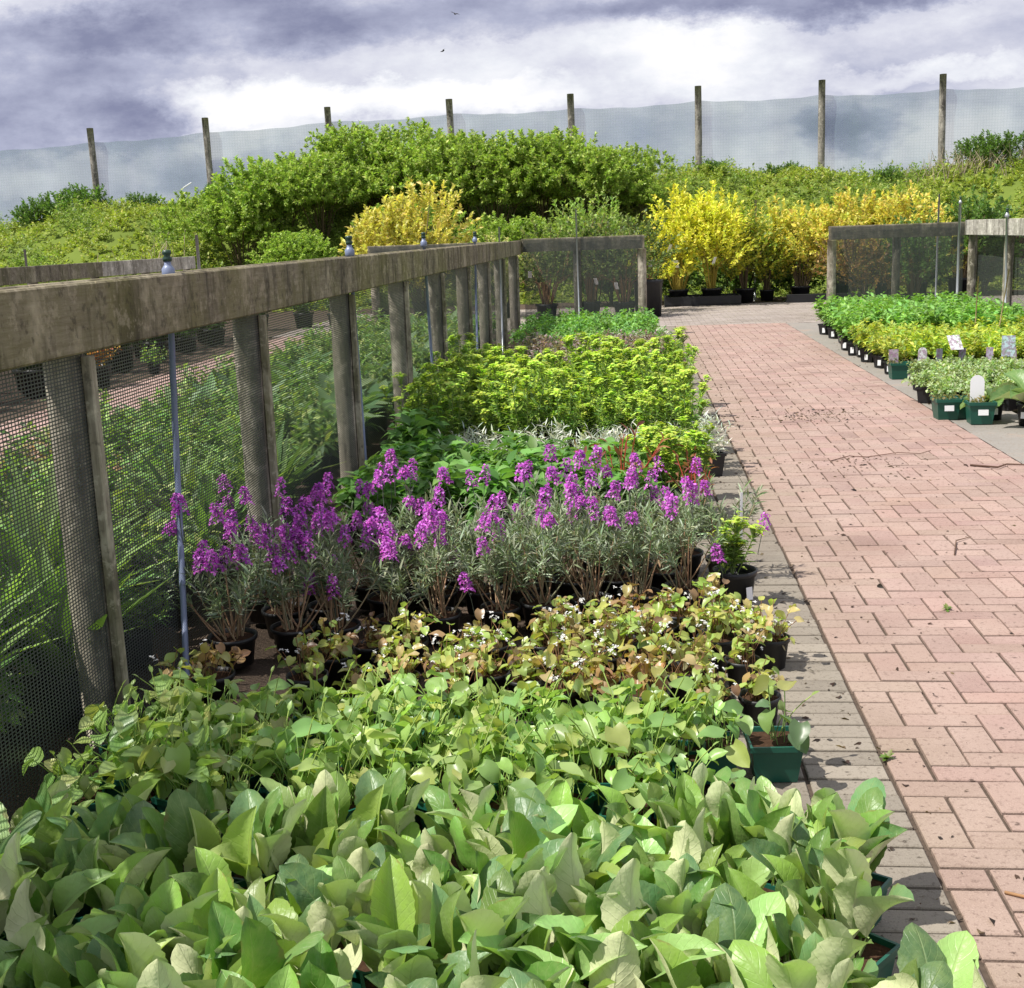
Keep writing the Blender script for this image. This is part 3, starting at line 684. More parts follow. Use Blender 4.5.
def wallflower(seed, spikes=6, pot='b13', Hs=.62):
    rng = np.random.default_rng(seed); parts, h = with_pot(pot); st = MB(); q = MB(); tops = []
    for i in range(19):
        a = rng.uniform(0, 6.28); tl = rng.uniform(.05, .85)
        pts, d1 = arc((*rng.normal(0, .02, 2), h - .01), (math.cos(a) * math.sin(tl), math.sin(a) * math.sin(tl), math.cos(tl)), rng.uniform(.12, .32), (0, 0, .5), 5)
        st.tube(pts, np.linspace(.0038, .0024, len(pts)), 5, (.36 * rng.uniform(.7, 1.2), .26, .16), False); tops.append((pts[-1], d1))
        B = np.array([pts[-1] - d1 * .02, pts[-2]]); D = np.array([d1, d1 + rng.normal(0, .4, 3)])
        shoot_leaves(q, rng, B, D, np.array([.095, .06]), 17, NARROW, .050, [(.20, .25, .15), (.26, .31, .20), (.14, .21, .09), (.33, .37, .27)], [.35, .3, .2, .15], 1.0, .0, tip=.6)
    parts += [('woody_stems', st.mesh('woody_stems', M_STEM), None, None), ('foliage', q.mesh('foliage', M_SILV), None, None)]
    for i in range(spikes):
        p, d = tops[i % len(tops)]; e = np.array(p) + np.array(d) * .1
        z = rng.uniform(.66, 1.03) * Hs if rng.random() > .08 else .3
        Mx = Matrix.Translation((e[0] * 1.0, e[1] * 1.0, max(z, .2) - .06)) @ Matrix.Rotation(rng.normal(0, .12), 4, 'X') @ Matrix.Rotation(rng.normal(0, .12), 4, 'Y') @ Matrix.Rotation(rng.uniform(0, 6), 4, 'Z')
        parts.append(('flower_spike', SPIKE[int(rng.integers(0, 5))], Mx, None))
    return parts

HEAD = []
for sd_ in range(4):
    rng = np.random.default_rng(70 + sd_); q = MB(); k = 16
    for i in range(k):
        a = rng.uniform(0, 6.28); r = .034 * math.sqrt(rng.random()); c = np.array([r * math.cos(a), r * math.sin(a), .03 - r * .5 + rng.normal(0, .006)])
        q.tube([(0, 0, -.03), c], .0012, 4, (.25, .36, .06), False)
        d = np.array([[math.cos(a + g), math.sin(a + g), .35] for g in (0, 2.1, 4.2)])
        q.inst(HEART_S[0], frames(d, None, rng.uniform(.016, .024, 3)), np.tile(c, (3, 1)), tints(rng, 3, [(.48, .63, .09), (.40, .56, .09), (.58, .65, .12)]))
    HEAD.append(q.mesh('flower_head', M_LEAF))
def euphorbia(seed, H=.5, nst=15, pot='b17', heads=15, dull=False):
    rng = np.random.default_rng(seed); parts, h = with_pot(pot, False); st = MB(); q = MB(); e = []
    for i in range(nst):
        a = i * 2.4 + rng.normal(0, .3); tl = rng.uniform(.05, .5)
        pts, d1 = arc((*rng.normal(0, .025, 2), h), (math.cos(a) * math.sin(tl), math.sin(a) * math.sin(tl), math.cos(tl)), (H - h) * rng.uniform(.5, 1.1), (0, 0, .35), 5)
        st.tube(pts, .0028, 4, (.20, .28, .08), False); e.append((pts[-1], d1))
        shoot_leaves(q, rng, pts[1][None], (pts[-1] - pts[1])[None], np.linalg.norm(pts[-1] - pts[1]), 26, LANCE, .055, [(.18, .31, .06), (.28, .40, .08), (.13, .24, .05)], None, 1.1, .0, tip=.3)
        shoot_leaves(q, rng, pts[-2][None], d1[None], .09, 10, LEAF3, .026, [(.44, .54, .08), (.35, .48, .08)], None, 1.0, .1)
    parts += [('stems', st.mesh('stems', M_STEM), None, None), ('foliage', q.mesh('foliage', M_LEAF), None, None)]
    for i in range(min(heads, nst)):
        p, d = e[i]; zq = Vector(d).to_track_quat('Z', 'Y').to_matrix().to_4x4(); s = rng.uniform(.6, 1.25)
        parts.append(('flower_head', HEAD[int(rng.integers(0, 4))], Matrix.Translation(p) @ zq @ Matrix.Scale(s, 4), None))
    return parts
def mound(seed, pot, n, R, H, tpl, size, cols, w=None, m=14, spread=.9, mat=None, up=.8, s0=.25, stemcol=(.15, .18, .07), bend=.25, amax=1.2):
    rng = np.random.default_rng(seed); parts, h = with_pot(pot, False); st = MB(); q = MB()
    d = sph(rng, n, 0, amax); d[:, 2] *= up; tipp = d * np.array([R, R, H - h]) * rng.uniform(.75, 1.1, (n, 1)); tipp[:, 2] = np.maximum(tipp[:, 2], .03)
    base = np.stack([rng.normal(0, .02, n), rng.normal(0, .02, n), np.full(n, h)], 1)
    for i in range(n):
        st.tube([base[i], base[i] + tipp[i] * .5 + np.array([0, 0, .02]), base[i] + tipp[i]], .0018, 4, stemcol, False)
    shoot_leaves(q, rng, base, tipp, np.linalg.norm(tipp, axis=1), m, tpl, size, cols, w, spread, s0)
    return parts + [('stems', st.mesh('stems', M_STEM), None, None), ('foliage', q.mesh('foliage', mat or M_LEAF), None, None)]
def fountain(seed, pot, n, L, tpl, cols, mat=None, tmin=.15, tmax=1.1, wv=.2):
    rng = np.random.default_rng(seed); parts, h = with_pot(pot, False); q = MB()
    a = np.arange(n) * 2.4 + rng.normal(0, .3, n); t_ = rng.uniform(tmin, tmax, n)
    d = np.stack([np.cos(a) * np.sin(t_), np.sin(a) * np.sin(t_), np.cos(t_)], 1)
    Tn = tints(rng, n, cols); pk = rng.integers(0, len(tpl), n); sz = L * rng.uniform(.6, 1.15, n)
    for k, tp in enumerate(tpl):
        s = pk == k; q.inst(tp, frames(d[s], rng.normal(0, wv, s.sum()), sz[s]), np.stack([.02 * np.cos(a[s]), .02 * np.sin(a[s]), np.full(s.sum(), h)], 1), Tn[s])
    return parts + [('foliage', q.mesh('foliage', mat or M_LEAF), None, None)]

def build(parts, root, skip=()):
    made = []
    for nm, me, Mx, pi in parts:
        if nm in skip: made.append(None); continue
        made.append(obj(nm, me, root if pi is None else made[pi], Mx))
    return made
def put(parts, name, label, x, y, s=1., rz=None, group=None, cat='potted plant', z=0., skip=()):
    r = thing(name, label, cat, (x, y, z), random.uniform(0, 6.28) if rz is None else rz, s, group)
    build(parts, r, skip); return r
def grid(x0, x1, y0, y1, dx, dy, jit=.03, keep=None):
    out = []; y = y0; j = 0
    while y <= y1 + 1e-6:
        x = x0 + (dx / 2 if j % 2 else 0)
        while x <= x1 + 1e-6:
            p = (x + random.uniform(-jit, jit), y + random.uniform(-jit, jit))
            if keep is None or keep(*p): out.append(p)
            x += dx
        y += dy; j += 1
    return out
def card(w, h, mat=M_LABEL, col=(1, 1, 1), top=0.):
    q = MB(); n = 8; V = [(-w / 2, 0), (w / 2, 0), (w / 2, h * (1 - top))] + [(w / 2 * math.cos(a), h * (1 - top) + h * top * math.sin(a)) for a in np.linspace(0, PI, n)[1:-1] if top > 0] + [(-w / 2, h * (1 - top))]
    k = len(V); t_ = .0012
    P_ = [(x, -t_, z) for x, z in V] + [(x, t_, z) for x, z in V]
    fs = [np.array([list(range(k))]), np.array([list(range(2 * k - 1, k - 1, -1))]), np.array([[i, i + k, (i + 1) % k + k, (i + 1) % k] for i in range(k)])]
    q.add(P_, fs, col); return q
def add_label(root, loc, w, h, rz=0., tilt=0., name='price_label', parent=None, col=None, top=0.):
    """a card or sticker, placed in world metres relative to the (unrotated) plant"""
    me = card(w, h, M_LABEL if col is None else M_TAGP, col or (1, 1, 1), top).mesh(name, M_LABEL if col is None else M_TAGP, False)
    W = Matrix.Translation(Vector(root.location) + Vector(loc)) @ Matrix.Rotation(rz, 4, 'Z') @ Matrix.Rotation(tilt, 4, 'X')
    o = obj(name, me, root); bpy.context.view_layer.update(); o.matrix_world = W; return o

# ------------------------------------------------------------------ LEFT BED, from near to far
bl = [broadleaf(100 + i) for i in range(7)]
G1 = 'broad-leaved plants in the foreground block'
hero = {}
for x, y in grid(-1.56, .66, 1.50, 2.80, .176, .172, .025, lambda x, y: x < .44 + .09 * (y < 2.45) and not (x > .24 and y > 2.72)):
    put(random.choice(bl), 'broadleaf_plant', 'large-leaved pale green plant packed in the dense foreground block', x, y, random.uniform(.9, 1.14), group=G1)
put(bl[0], 'broadleaf_plant', 'broad-leaved plant at the block corner with one big upright pale leaf by the path', .49, 2.66, 1.0, 1.0, G1)
put(bl[2], 'broadleaf_plant', 'broad-leaved plant leaning furthest over the path bricks at the bottom right', .53, 2.06, 1.0, .3, G1)

for x, y in ((.32, 2.66), (.17, 2.76)):
    put(random.choice(bl), 'broadleaf_plant', 'large-leaved pale green plant packed in the dense foreground block', x, y, 1.05, group=G1)
hl = [heartleaf(200 + i) for i in range(6)]
G2 = 'fresh green heart-leaved plants behind the foreground block'
for x, y in grid(-1.54, .40, 3.06, 3.66, .15, .16, .02, lambda x, y: not (x > .15 and 3.0 < y < 3.62)):
    put(random.choice(hl), 'heartleaf_plant', 'fresh green heart-leaved plant in the low row behind the broad leaves', x, y, random.uniform(.9, 1.15), group=G2)
r = put(heartleaf(231, n=9, stalks=1, cols=[(.16, .25, .08), (.26, .29, .09), (.11, .20, .09)]), 'heartleaf_plant', 'heart-leaved plant in green square pot with bare soil and white tag by the path', .405, 3.47, 1.12, .06, G2)
add_label(r, (.065, -.055, .11), .016, .075, .4, -.15, 'plant_tag')
r = put(hl[2], 'heartleaf_plant', 'heart-leaved plant in green pot just left of the bare soil pot', .225, 3.45, 1.05, .02, G2)

EPC = [(.42, .44, .12), (.33, .43, .10), (.42, .32, .15), (.28, .17, .09), (.26, .36, .09)]
ep = [heartleaf(300 + i, 'b12', 22, (.04, .15), .040, EPC, 3, [.26, .28, .20, .08, .18], 0) for i in range(6)]
epr = [heartleaf(320 + i, 'b12', 19, (.05, .13), .036, [(.36, .22, .10), (.36, .30, .11), (.26, .15, .08), (.32, .33, .10)], 1, [.35, .3, .15, .2], 0) for i in range(3)]
G3 = 'bronze and lime barrenworts with small white flowers'
for x, y in grid(-1.58, .48, 3.84, 4.84, .165, .172, .035):
    if y > 4.74 + .38 * x or random.random() < (.25 if x < -.6 else .13): continue
    k = random.random() < (.28 if -.5 < x < .3 else .14)
    put(random.choice(epr if k else ep), 'bronze_barrenwort' if k else 'barrenwort', 'small barrenwort with mostly rusty orange leaves' if k else 'small lime leaved barrenwort with bronze edges and tiny white flowers', x, y, random.uniform(.9, 1.15), group=G3 if not k else 'rusty leaved barrenworts among the lime ones')
put(ep[3], 'barrenwort', 'barrenwort in black pot at the path end of the bronze row', .50, 4.40, 1.0, 2., G3)

wf = [wallflower(400 + i, s) for i, s in enumerate((2, 5, 3, 2, 5, 3, 4))]
wl = [wallflower(420 + i, s, Hs=.64) for i, s in enumerate((8, 6, 9, 5))]
G4 = 'purple wallflowers in black pots'
for x, y in grid(-1.57, .30, 5.02, 5.66, .20, .29, .03):
    y += .36 * x; left = x < -.9
    put(random.choice(wl if left else wf), 'wallflower', 'purple wallflower with dense flower spikes at the fence end of the row' if left else 'grey-leaved purple wallflower in the flowering row across the bed', x, y, random.uniform(.92, 1.06), group=('wallflowers crowded against the fence' if left else G4))
r = put(euphorbia(551, .36, 9, 'b17', 9), 'euphorbia', 'small pale yellow spurge alone in a black pot at the path edge', .43, 5.15, 1., .4)
add_label(r, (.058, -.078, .05), .032, .055, .62, -.12)
r = put(wallflower(477, 1, Hs=.56), 'wallflower', 'wallflower with a single purple spike and a white tag by the path', .42, 5.55, 1., 1., G4)
add_label(r, (.07, -.03, .2), .012, .22, .3, 0, 'plant_tag')

dk = [mound(500 + i, 'b17', 14, .16, .46, LANCE_W, .085, [(.09, .20, .04), (.13, .26, .055), (.17, .32, .08)], None, 18, 1.1, s0=.3, amax=.9) for i in range(3)]
G5 = 'dark green shrubby plants behind the wallflowers'
for x, y in grid(-1.42, .05, 6.2, 7.3, .24, .25): put(random.choice(dk), 'evergreen_plant', 'dark green whorled plant in the block behind the purple flowers', x, y, random.uniform(.9, 1.1), group=G5)
q = []
rng = np.random.default_rng(61); pr, h = with_pot('b17', False); st = MB(); lf = MB()
for i in range(14):
    a = rng.uniform(0, 6.28); tl = rng.uniform(.05, .6)
    pts, d1 = arc((0, 0, h), (math.cos(a) * math.sin(tl), math.sin(a) * math.sin(tl), math.cos(tl)), rng.uniform(.26, .42), (rng.normal(0, .2), 0, -.2), 6)
    st.tube(pts, np.linspace(.005, .002, 7), 5, (.36 * rng.uniform(.6, 1.1), .055, .035), False)
    shoot_leaves(lf, rng, pts[3][None], (pts[-1] - pts[3])[None], .2, 5, LANCE, .06, [(.20, .06, .04), (.26, .12, .05)], None, .7)
redp = pr + [('stems', st.mesh('stems', M_STEM), None, None), ('foliage', lf.mesh('foliage', M_LEAF), None, None)]
put(redp, 'red_stem_plant', 'plant with bare upright red stems behind the middle purple flowers', -.06, 6.3, 1.1, .4)
put(redp, 'red_stem_plant', 'smaller red-stemmed plant low beside the path end of the row', .33, 6.40, .85, 2.4)
eu = [euphorbia(560 + i, .60) for i in range(5)]; eub = [euphorbia(580 + i, .44, 14, 'b17', 12) for i in range(2)]
for x, y in grid(.10, .42, 6.75, 7.3, .22, .25): put(random.choice(eub), 'euphorbia', 'low fine spurge with lime heads by the path, nearest the purple flowers', x, y, random.uniform(.9, 1.05), group='low spurges near the wallflowers')
SVC = [(.56, .60, .52), (.45, .50, .42), (.64, .67, .60)]
sv = [mound(600 + i, 'b15', 26, .15, .42, NARROW, .05, SVC, None, 18, .8, M_SILV, s0=.15, stemcol=(.4, .43, .36)) for i in range(3)]
for x, y in grid(-1.15, .22, 7.72, 8.02, .26, .26): put(random.choice(sv), 'silver_plant', 'silvery white feathery plant tucked between dark green and lime rows', x, y, random.uniform(.9, 1.15), group='silver foliage plants')
put(sv[0], 'silver_plant', 'silver white feathery plant spilling over the path edge', .50, 8.05, 1.1, .4, 'silver foliage plants')
G6 = 'lime-yellow spurges filling the middle of the bed'
for x, y in grid(-1.52, .50, 8.3, 11.3, .27, .29):
    put(random.choice(eu), 'euphorbia', 'tall lime-headed spurge in the big block mid bed', x, y, random.uniform(.72, 1.15), group=G6)
for x, y in ((-1.42, 7.75), (-1.4, 8.05)): put(dk[1], 'evergreen_plant', 'dark green whorled plant against the fence beside the spurges', x, y, 1.15, group='evergreens against the fence')
pu = [mound(620 + i, 'b15', 22, .18, .50, LEAF3, .036, [(.17, .11, .11), (.24, .17, .155), (.16, .16, .09), (.34, .28, .29)], None, 20, 1., s0=.3) for i in range(3)]
for x, y in grid(-1.2, .45, 12.2, 14.6, .27, .3): put(random.choice(pu), 'purple_leaf_plant', 'dusky purple-leaved plant in the row beyond the spurges', x, y, random.uniform(.95, 1.15), group='purple-leaved plants')
gl = [mound(640 + i, 'b15', 22, .18, .46, LEAF3, .05, [(.16, .32, .075), (.21, .38, .09), (.12, .25, .06)], None, 20, 1., s0=.25) for i in range(3)]
for x, y in grid(-1.3, .40, 15.3, 16.0, .28, .32): put(random.choice(sv if random.random() < .25 else gl), 'pale_green_plant', 'soft pale green plant just beyond the purple row', x, y, 1., group='pale plants beyond the purple row')
for x, y in grid(-1.40, .30, 16.3, 18.8, .30, .34): put(random.choice(gl), 'leafy_green_plant', 'leafy green plant at the far end of the left bed', x, y, random.uniform(.95, 1.2), group='green plants at the far end of the left bed')
for x, y in grid(-1.5, -1.0, 11.9, 13.6, .3, .35): put(dk[0], 'evergreen_plant', 'dark plant in shade of the fence near the purple row', x, y, .95, group='dark plants near the purple row')

# ------------------------------------------------------------------ NEXT BED seen through the netting
G7 = 'plants of the next bed seen through netting'
sp1 = [fountain(700 + i, 'b17', 22, .34, SPINY, [(.11, .20, .08), (.16, .27, .10), (.24, .36, .17)], wv=.35) for i in range(3)]
gm = [mound(710 + i, 'b17', 20, .22, .52, LANCE_W, .06, [(.15, .27, .065), (.22, .35, .09), (.34, .42, .14), (.12, .21, .07)], None, 20, 1., s0=.25) for i in range(3)]
pk = mound(720, 'b17', 18, .2, .46, LEAF3, .04, [(.40, .25, .20), (.22, .26, .10), (.45, .33, .27)], None, 20, 1.)
tl_ = [fountain(730 + i, 'b17', 60, .46, NARROW, [(.11, .21, .055), (.16, .27, .07), (.22, .33, .10)], tmax=.8) for i in range(2)]
for x, y in grid(-3.95, -2.04, 1.9, 18.4, .36, .38, .06):
    r = random.random()
    if y < 4.6: p, nm, lb = (random.choice(tl_), 'strap_leaf_plant', 'tall strap-leaved plant behind the nearest netting')
    elif 8.5 < y and r < .4: p, nm, lb = (random.choice(sp1), 'spiny_plant', 'arching jagged-leaved plant behind the netting')
    elif r < .12: p, nm, lb = (pk, 'pink_bronze_plant', 'pinkish bronze plant behind the netting')
    else: p, nm, lb = (random.choice(gm), 'bushy_green_plant', 'bushy green plant behind the netting')
    put(p, nm, lb, x, y, random.uniform(.95, 1.3), group=nm.replace('_', ' ') + 's in the bed behind the long fence')
for x, y in grid(-2.28, -1.98, 2.3, 7.0, .28, .27, .05):
    k = random.random() < .45
    put(random.choice(tl_ if k else gm), 'grassy_plant' if k else 'low_green_plant', 'fine-leaved green plant pressed close behind the near netting' if k else 'low leafy plant close behind the near netting', x, y, random.uniform(.75, 1.05), group='grassy plants close behind the netting' if k else 'low leafy plants close behind the netting')
dm = [mound(740 + i, 'b30', 26, .34, .8, LEAF3, .06, [(.05, .10, .03), (.09, .15, .04)], None, 26, 1., s0=.2, mat=M_SHRUB) for i in range(2)]
for x, y in grid(-7.1, -6.45, 10.2, 20.4, .75, .62, .06):
    put(random.choice(dm), 'dark_shrub', 'dark potted shrub on the far side of the side path', x, y, random.uniform(.75, 1.1), group='dark shrubs beyond the side path')
orr = mound(745, 'b30', 24, .36, .8, LEAF3, .05, [(.50, .20, .05), (.42, .28, .06), (.30, .10, .05)], None, 28, 1., s0=.25, mat=M_SHRUB)
put(orr, 'orange_shrub', 'orange-leaved shrub seen through the netting at the left', -6.25, 13.9, .95)
put(gm[0], 'bushy_green_plant', 'pale green plant at the side path edge seen through the netting', -6.1, 15.3, .9)

# ------------------------------------------------------------------ RIGHT BED
def xe(y): return 2.49 + .062 * (y - 10)
aw = [mound(800 + i, 'g15', 6, .08, .2, LEAF3, .03, [(.25, .2, .08), (.15, .2, .08)], None, 8) for i in range(2)]
r = put(aw[0], 'green_pot_plant', 'square dark green pot with sparse stems and white sticker, left one at the near end', xe(10) + .07, 10.28, 1.12, 0.03)
add_label(r, (.005, -.099, .075), .075, .045, .03, -.1)
r = put(aw[1], 'green_pot_plant', 'dark green pot in front with white sticker and big rounded white card', xe(10) + .27, 10.02, 1.18, -.04)
add_label(r, (.0, -.104, .075), .078, .045, -.04, -.1); add_label(r, (-.02, .02, .16), .11, .22, 0, -.05, 'plant_card', top=.25)
for k_, (dx_, c_) in enumerate(((.05, (.75, .22, .12)), (-.06, (.72, .42, .1)))): pass
put(aw[0], 'green_pot_plant', 'dark green pot half hidden between the two labelled green pots', xe(10) + .17, 10.32, 1.12, 0.0)
hs = fountain(811, 'b17', 12, .36, [BIG[1], BIG[3]], [(.10, .19, .05), (.15, .25, .06)], M_BIG, .6, 1.5)
r = put(hs, 'large_leaf_plant', 'plant with big drooping green leaves in black pot at the right edge', 3.10, 9.88, 1.05, .5)
add_label(r, (-.07, -.07, .06), .035, .05, -.5, -.1)
put(hs, 'large_leaf_plant', 'broad drooping-leaved plant cut by the right picture edge', 3.38, 9.72, 1.1, 2.5)
r = put(hs, 'large_leaf_plant', 'black potted plant with small sticker beside the green pots', xe(10) + .43, 10.2, .8, 4.)
add_label(r, (-.01, -.09, .05), .035, .05, .1, -.1)
slv = [mound(820 + i, 'b15', 30, .17, .33, LEAF3, .036, [(.33, .42, .22), (.25, .37, .13), (.42, .49, .30)], None, 18, .9, s0=.15) for i in range(3)]
for x, y in grid(xe(11) + .10, 4.9, 10.72, 12.4, .25, .27, .03):
    if x > xe(y) + .05: put(random.choice(slv), 'pale_mound_plant', 'pale grey-green mounded plant in the near block of the right bed', x, y, random.uniform(.9, 1.12), group='pale green mounds on the right')
q = put(aw[0], 'green_pot_plant', 'green square pot with pink printed card, behind the pale mounds', xe(13) + .08, 13.05, 1.1, .02); add_label(q, (-.05, 0, .14), .10, .16, .1, -.05, 'plant_card', col=(.48, .40, .46))
q = put(aw[1], 'green_pot_plant', 'green square pot with a rounded grey white card', xe(13) + .29, 13.02, 1.1, -.02); add_label(q, (.02, -.02, .13), .09, .19, 0, -.05, 'plant_card', top=.25, col=(.72, .73, .74))
for i in range(9):
    q = put(aw[i % 2], 'green_pot_plant', 'small pot with an upright printed card in the card row on the right', xe(13) + .50 + i * .23, 13.0 + random.uniform(-.05, .05), 1., .05, 'pots with printed cards')
    if i not in (5,): add_label(q, (random.uniform(-.04, .04), 0, .13), .07, .17, random.uniform(-.5, .5), random.uniform(-.2, .1), 'plant_card', col=random.choice([(.45, .42, .52), (.55, .47, .5), (.35, .36, .42), (.6, .62, .66)]))
q = put(aw[0], 'green_pot_plant', 'pot with a tilted white card standing above its neighbours', xe(13) + .62, 12.86, 1., 0); add_label(q, (0, 0, .30), .14, .17, .3, -.6, 'plant_card', col=(.75, .77, .78))
q = put(aw[1], 'green_pot_plant', 'pot with a large square picture card of blue and white', xe(13) + 1.12, 12.86, 1., 0); add_label(q, (0, 0, .22), .13, .21, -.1, -.1, 'plant_card', col=(.50, .66, .70))
yl = [mound(840 + i, 'b15', 24, .20, .48, LANCE_W, .055, [(.44, .50, .08), (.30, .42, .08), (.54, .53, .08), (.22, .34, .06)], [.3, .3, .2, .2], 20, .9, s0=.2) for i in range(3)]
for i, (x, y) in enumerate(grid(xe(14) + .06, 4.9, 13.5, 15.3, .27, .3, .03)):
    if x > xe(y) - .02:
        r = put(random.choice(yl), 'golden_mound_plant', 'yellow-green mounded plant in the middle block of the right bed', x, y, random.uniform(.9, 1.12), group='golden mounds on the right')
        if x < xe(y) + .2: add_label(r, (-.05, -.083, .03), .035, .06, -.3, -.1)
gr = [mound(860 + i, 'b15', 24, .22, .62, LANCE_W, .07, [(.19, .38, .08), (.26, .45, .10), (.14, .29, .06)], None, 20, 1., s0=.2, amax=1.) for i in range(3)]
for i, (x, y) in enumerate(grid(xe(16) - .12, 4.85, 15.5, 18.9, .30, .34, .03)):
    if x > xe(y) - .16:
        r = put(random.choice(gr), 'bright_green_plant', 'bright green leafy plant in the far block of the right bed', x, y, random.uniform(.95, 1.15), group='green plants in the far right bed')
        if x < xe(y) + .04: add_label(r, (-.05, -.083, .03), .04, .07, -.3, -.1)
for x, y, zt, lx, lb in ((3.92, 14.6, .95, .02, 'thin upright bamboo cane among the golden mounds'), (4.27, 15.0, 1.0, .12, 'leaning bamboo cane among the golden mounds')):
    q = MB(); q.tube([(0, 0, .0), (lx * .5, 0, zt * .5), (lx, 0, zt)], .007, 6, (.36, .28, .15)); c_ = tag(obj('bamboo_cane', q.mesh('bamboo_cane', M_STEM)), lb, 'cane'); c_.location = (x, y, 0)

# ------------------------------------------------------------------ SHRUBS
def shrub(seed, W, Dp, H, nsh, m, size, cols, w=None, shoot=.38, stems=10, z0=.0, pot=None, tall=.0, stemcol=(.16, .12, .07), tpl=CHIP, low=.15, spread=.8, up=.6, fol='foliage', jit=.12, lz0=.62):
    rng = np.random.default_rng(seed); parts = []
    if pot: parts = [('pot', POT[pot][0], None, None)]; z0 = POT[pot][2] * .85
    nl = 7; lobes = [(rng.uniform(-.55, .55) * W / 2, rng.uniform(-.55, .55) * Dp / 2, rng.uniform(lz0, 1.0), rng.uniform(.42, .62)) for _ in range(nl)]
    B = []; D = []; st = MB()
    for i in range(nsh):
        lx, ly, lz, lr = lobes[int(rng.integers(0, nl))]
        d = sph(rng, 1, 0, 2.0)[0]; r = rng.uniform(.62, 1.0)
        p = np.array([lx + d[0] * lr * W / 2 * r, ly + d[1] * lr * Dp / 2 * r, 0])
        zz = H * (lz - .35 + .35 * d[2] * r) if tall == 0 else H * (lz - .4 + .38 * d[2] * r)
        p[2] = max(H * low + rng.uniform(0, .1), min(zz, H * 1.0)) + rng.normal(0, jit * .4)
        B.append(p); D.append(unit(np.array([d[0] * .7, d[1] * .7, .25 + up * rng.random() + max(0, d[2])]) + rng.normal(0, .15, 3)))
    B = np.array(B); D = np.array(D); L = shoot * rng.uniform(.5, 1.35, nsh); B[:, 2] += z0 - L * .3
    B[:, 2] = np.maximum(B[:, 2], z0 + .05)
    q = MB(); shoot_leaves(q, rng, B, D, L, m, tpl, size, cols, w, spread, .0, .2, .3, .7, tip=.3)
    for i in range(stems):
        e = B[int(rng.integers(0, nsh))]; b0 = np.array([e[0] * .12, e[1] * .12, z0 - .05])
        mid = b0 * .5 + e * .5 + np.array([-e[0] * .12, -e[1] * .12, .1 * H]); st.tube([b0, mid, e], [.016, .011, .006], 5, np.array(stemcol) * rng.uniform(.7, 1.2), False)
    for i in range(0, nsh, 3): st.tube([B[i] - D[i] * .12, B[i] + D[i] * L[i]], [.006, .002], 3, stemcol, False)
    return parts + [('branches', st.mesh('branches', M_STEM), None, None), (fol, q.mesh(fol, M_SHRUB), None, None)]
HC = [(.27, .37, .06), (.33, .43, .08), (.20, .29, .05), (.40, .49, .12)]
hg = [shrub(900 + i, 4.4, 3.4, 2.45, 760, 32, .094, HC, [.35, .3, .2, .15], .24, 26, jit=.16, up=.15, spread=1.05, lz0=.9) for i in range(3)]
hgspots = [(-10.5, 33.2, .86, 'small rounded green shrub at the left foot of the big thicket'), (-9.5, 34.0, 1.04, 'green shrub second from the left in the big thicket'), (-8.3, 33.6, .96, 'bushy green shrub on the left shoulder of the thicket'), (-7.0, 34.6, 1.0, 'green shrub left of the thicket crown'),
           (-5.9, 33.8, 1.04, 'full green shrub just left of the thicket crown'), (-4.7, 34.8, 1.06, 'tallest green shrub at the crown of the thicket'), (-3.6, 33.9, 1.06, 'green shrub just right of the thicket crown'), (-2.4, 34.7, 1.03, 'full green shrub right of the thicket crown'), (-1.3, 33.9, .90, 'green shrub on the right shoulder of the thicket'), (-.4, 34.4, .70, 'green shrub low on the right shoulder of the thicket'), (.45, 33.9, .46, 'lowest green shrub ending the thicket on the right'),
           (-5.6, 31.4, .72, 'dark green shrub at the front foot of the thicket'), (-3.0, 31.2, .7, 'front green shrub behind the corner of the fence'), (-8.6, 31.6, .62, 'low front shrub of the thicket above the mossy board'), (-1.2, 31.6, .66, 'front green shrub of the thicket above the left cross fence')]
for i, (x, y, s, lb) in enumerate(hgspots):
    put(hg[i % 3], 'green_shrub', lb, x, y, s, i * 1.1, 'green shrubs of the big thicket', 'shrub', float(berm_z(x, y)) - .08)
LGC = [(.27, .38, .09), (.20, .31, .06), (.36, .44, .13)]
lg = shrub(930, 2.2, 1.8, 2.2, 260, 24, .085, LGC, None, .45, 16, pot=None)
put(lg, 'light_green_shrub', 'light green airy shrub rising behind the left cross fence', -.75, 27.3, 1.0, .3, None, 'shrub')
YC_ = [(.74, .68, .07), (.66, .62, .08), (.50, .54, .07), (.80, .74, .13)]
ysh = [shrub(940 + i, 1.5, 1.2, 1.75, 250, 24, .075, YC_, [.35, .3, .15, .2], .42, 16, pot='b30', stemcol=(.38, .30, .06), low=.16, up=1.1, tpl=LEAF3) for i in range(2)]
put(ysh[0], 'yellow_shrub', 'brilliant yellow upright shrub behind the black tray, left of the pair', 1.02, 26.5, 1.12, .4, None, 'shrub', .03)
put(ysh[1], 'yellow_shrub', 'brilliant yellow upright shrub behind the black tray, right of the pair', 1.72, 26.52, 1.13, 2.0, None, 'shrub', .03)
ylg = shrub(950, 1.3, 1.1, 1.7, 190, 22, .07, [(.36, .37, .04), (.20, .27, .04), (.50, .42, .04)], [.35, .4, .25], .4, 14, pot='b30', low=.2, up=1., tpl=LEAF3)
put(ylg, 'yellow_green_shrub', 'mixed green and yellow shrub right of the brilliant yellow pair', 2.45, 26.9, 1.08, 1., None, 'shrub', 0)
put(ylg, 'yellow_green_shrub', 'dark green based shrub with a few yellow shoots beside the bare pole', 2.95, 27.3, .85, 3., None, 'shrub', 0)
OC = [(.68, .58, .13), (.60, .55, .12), (.68, .50, .12), (.46, .47, .10)]
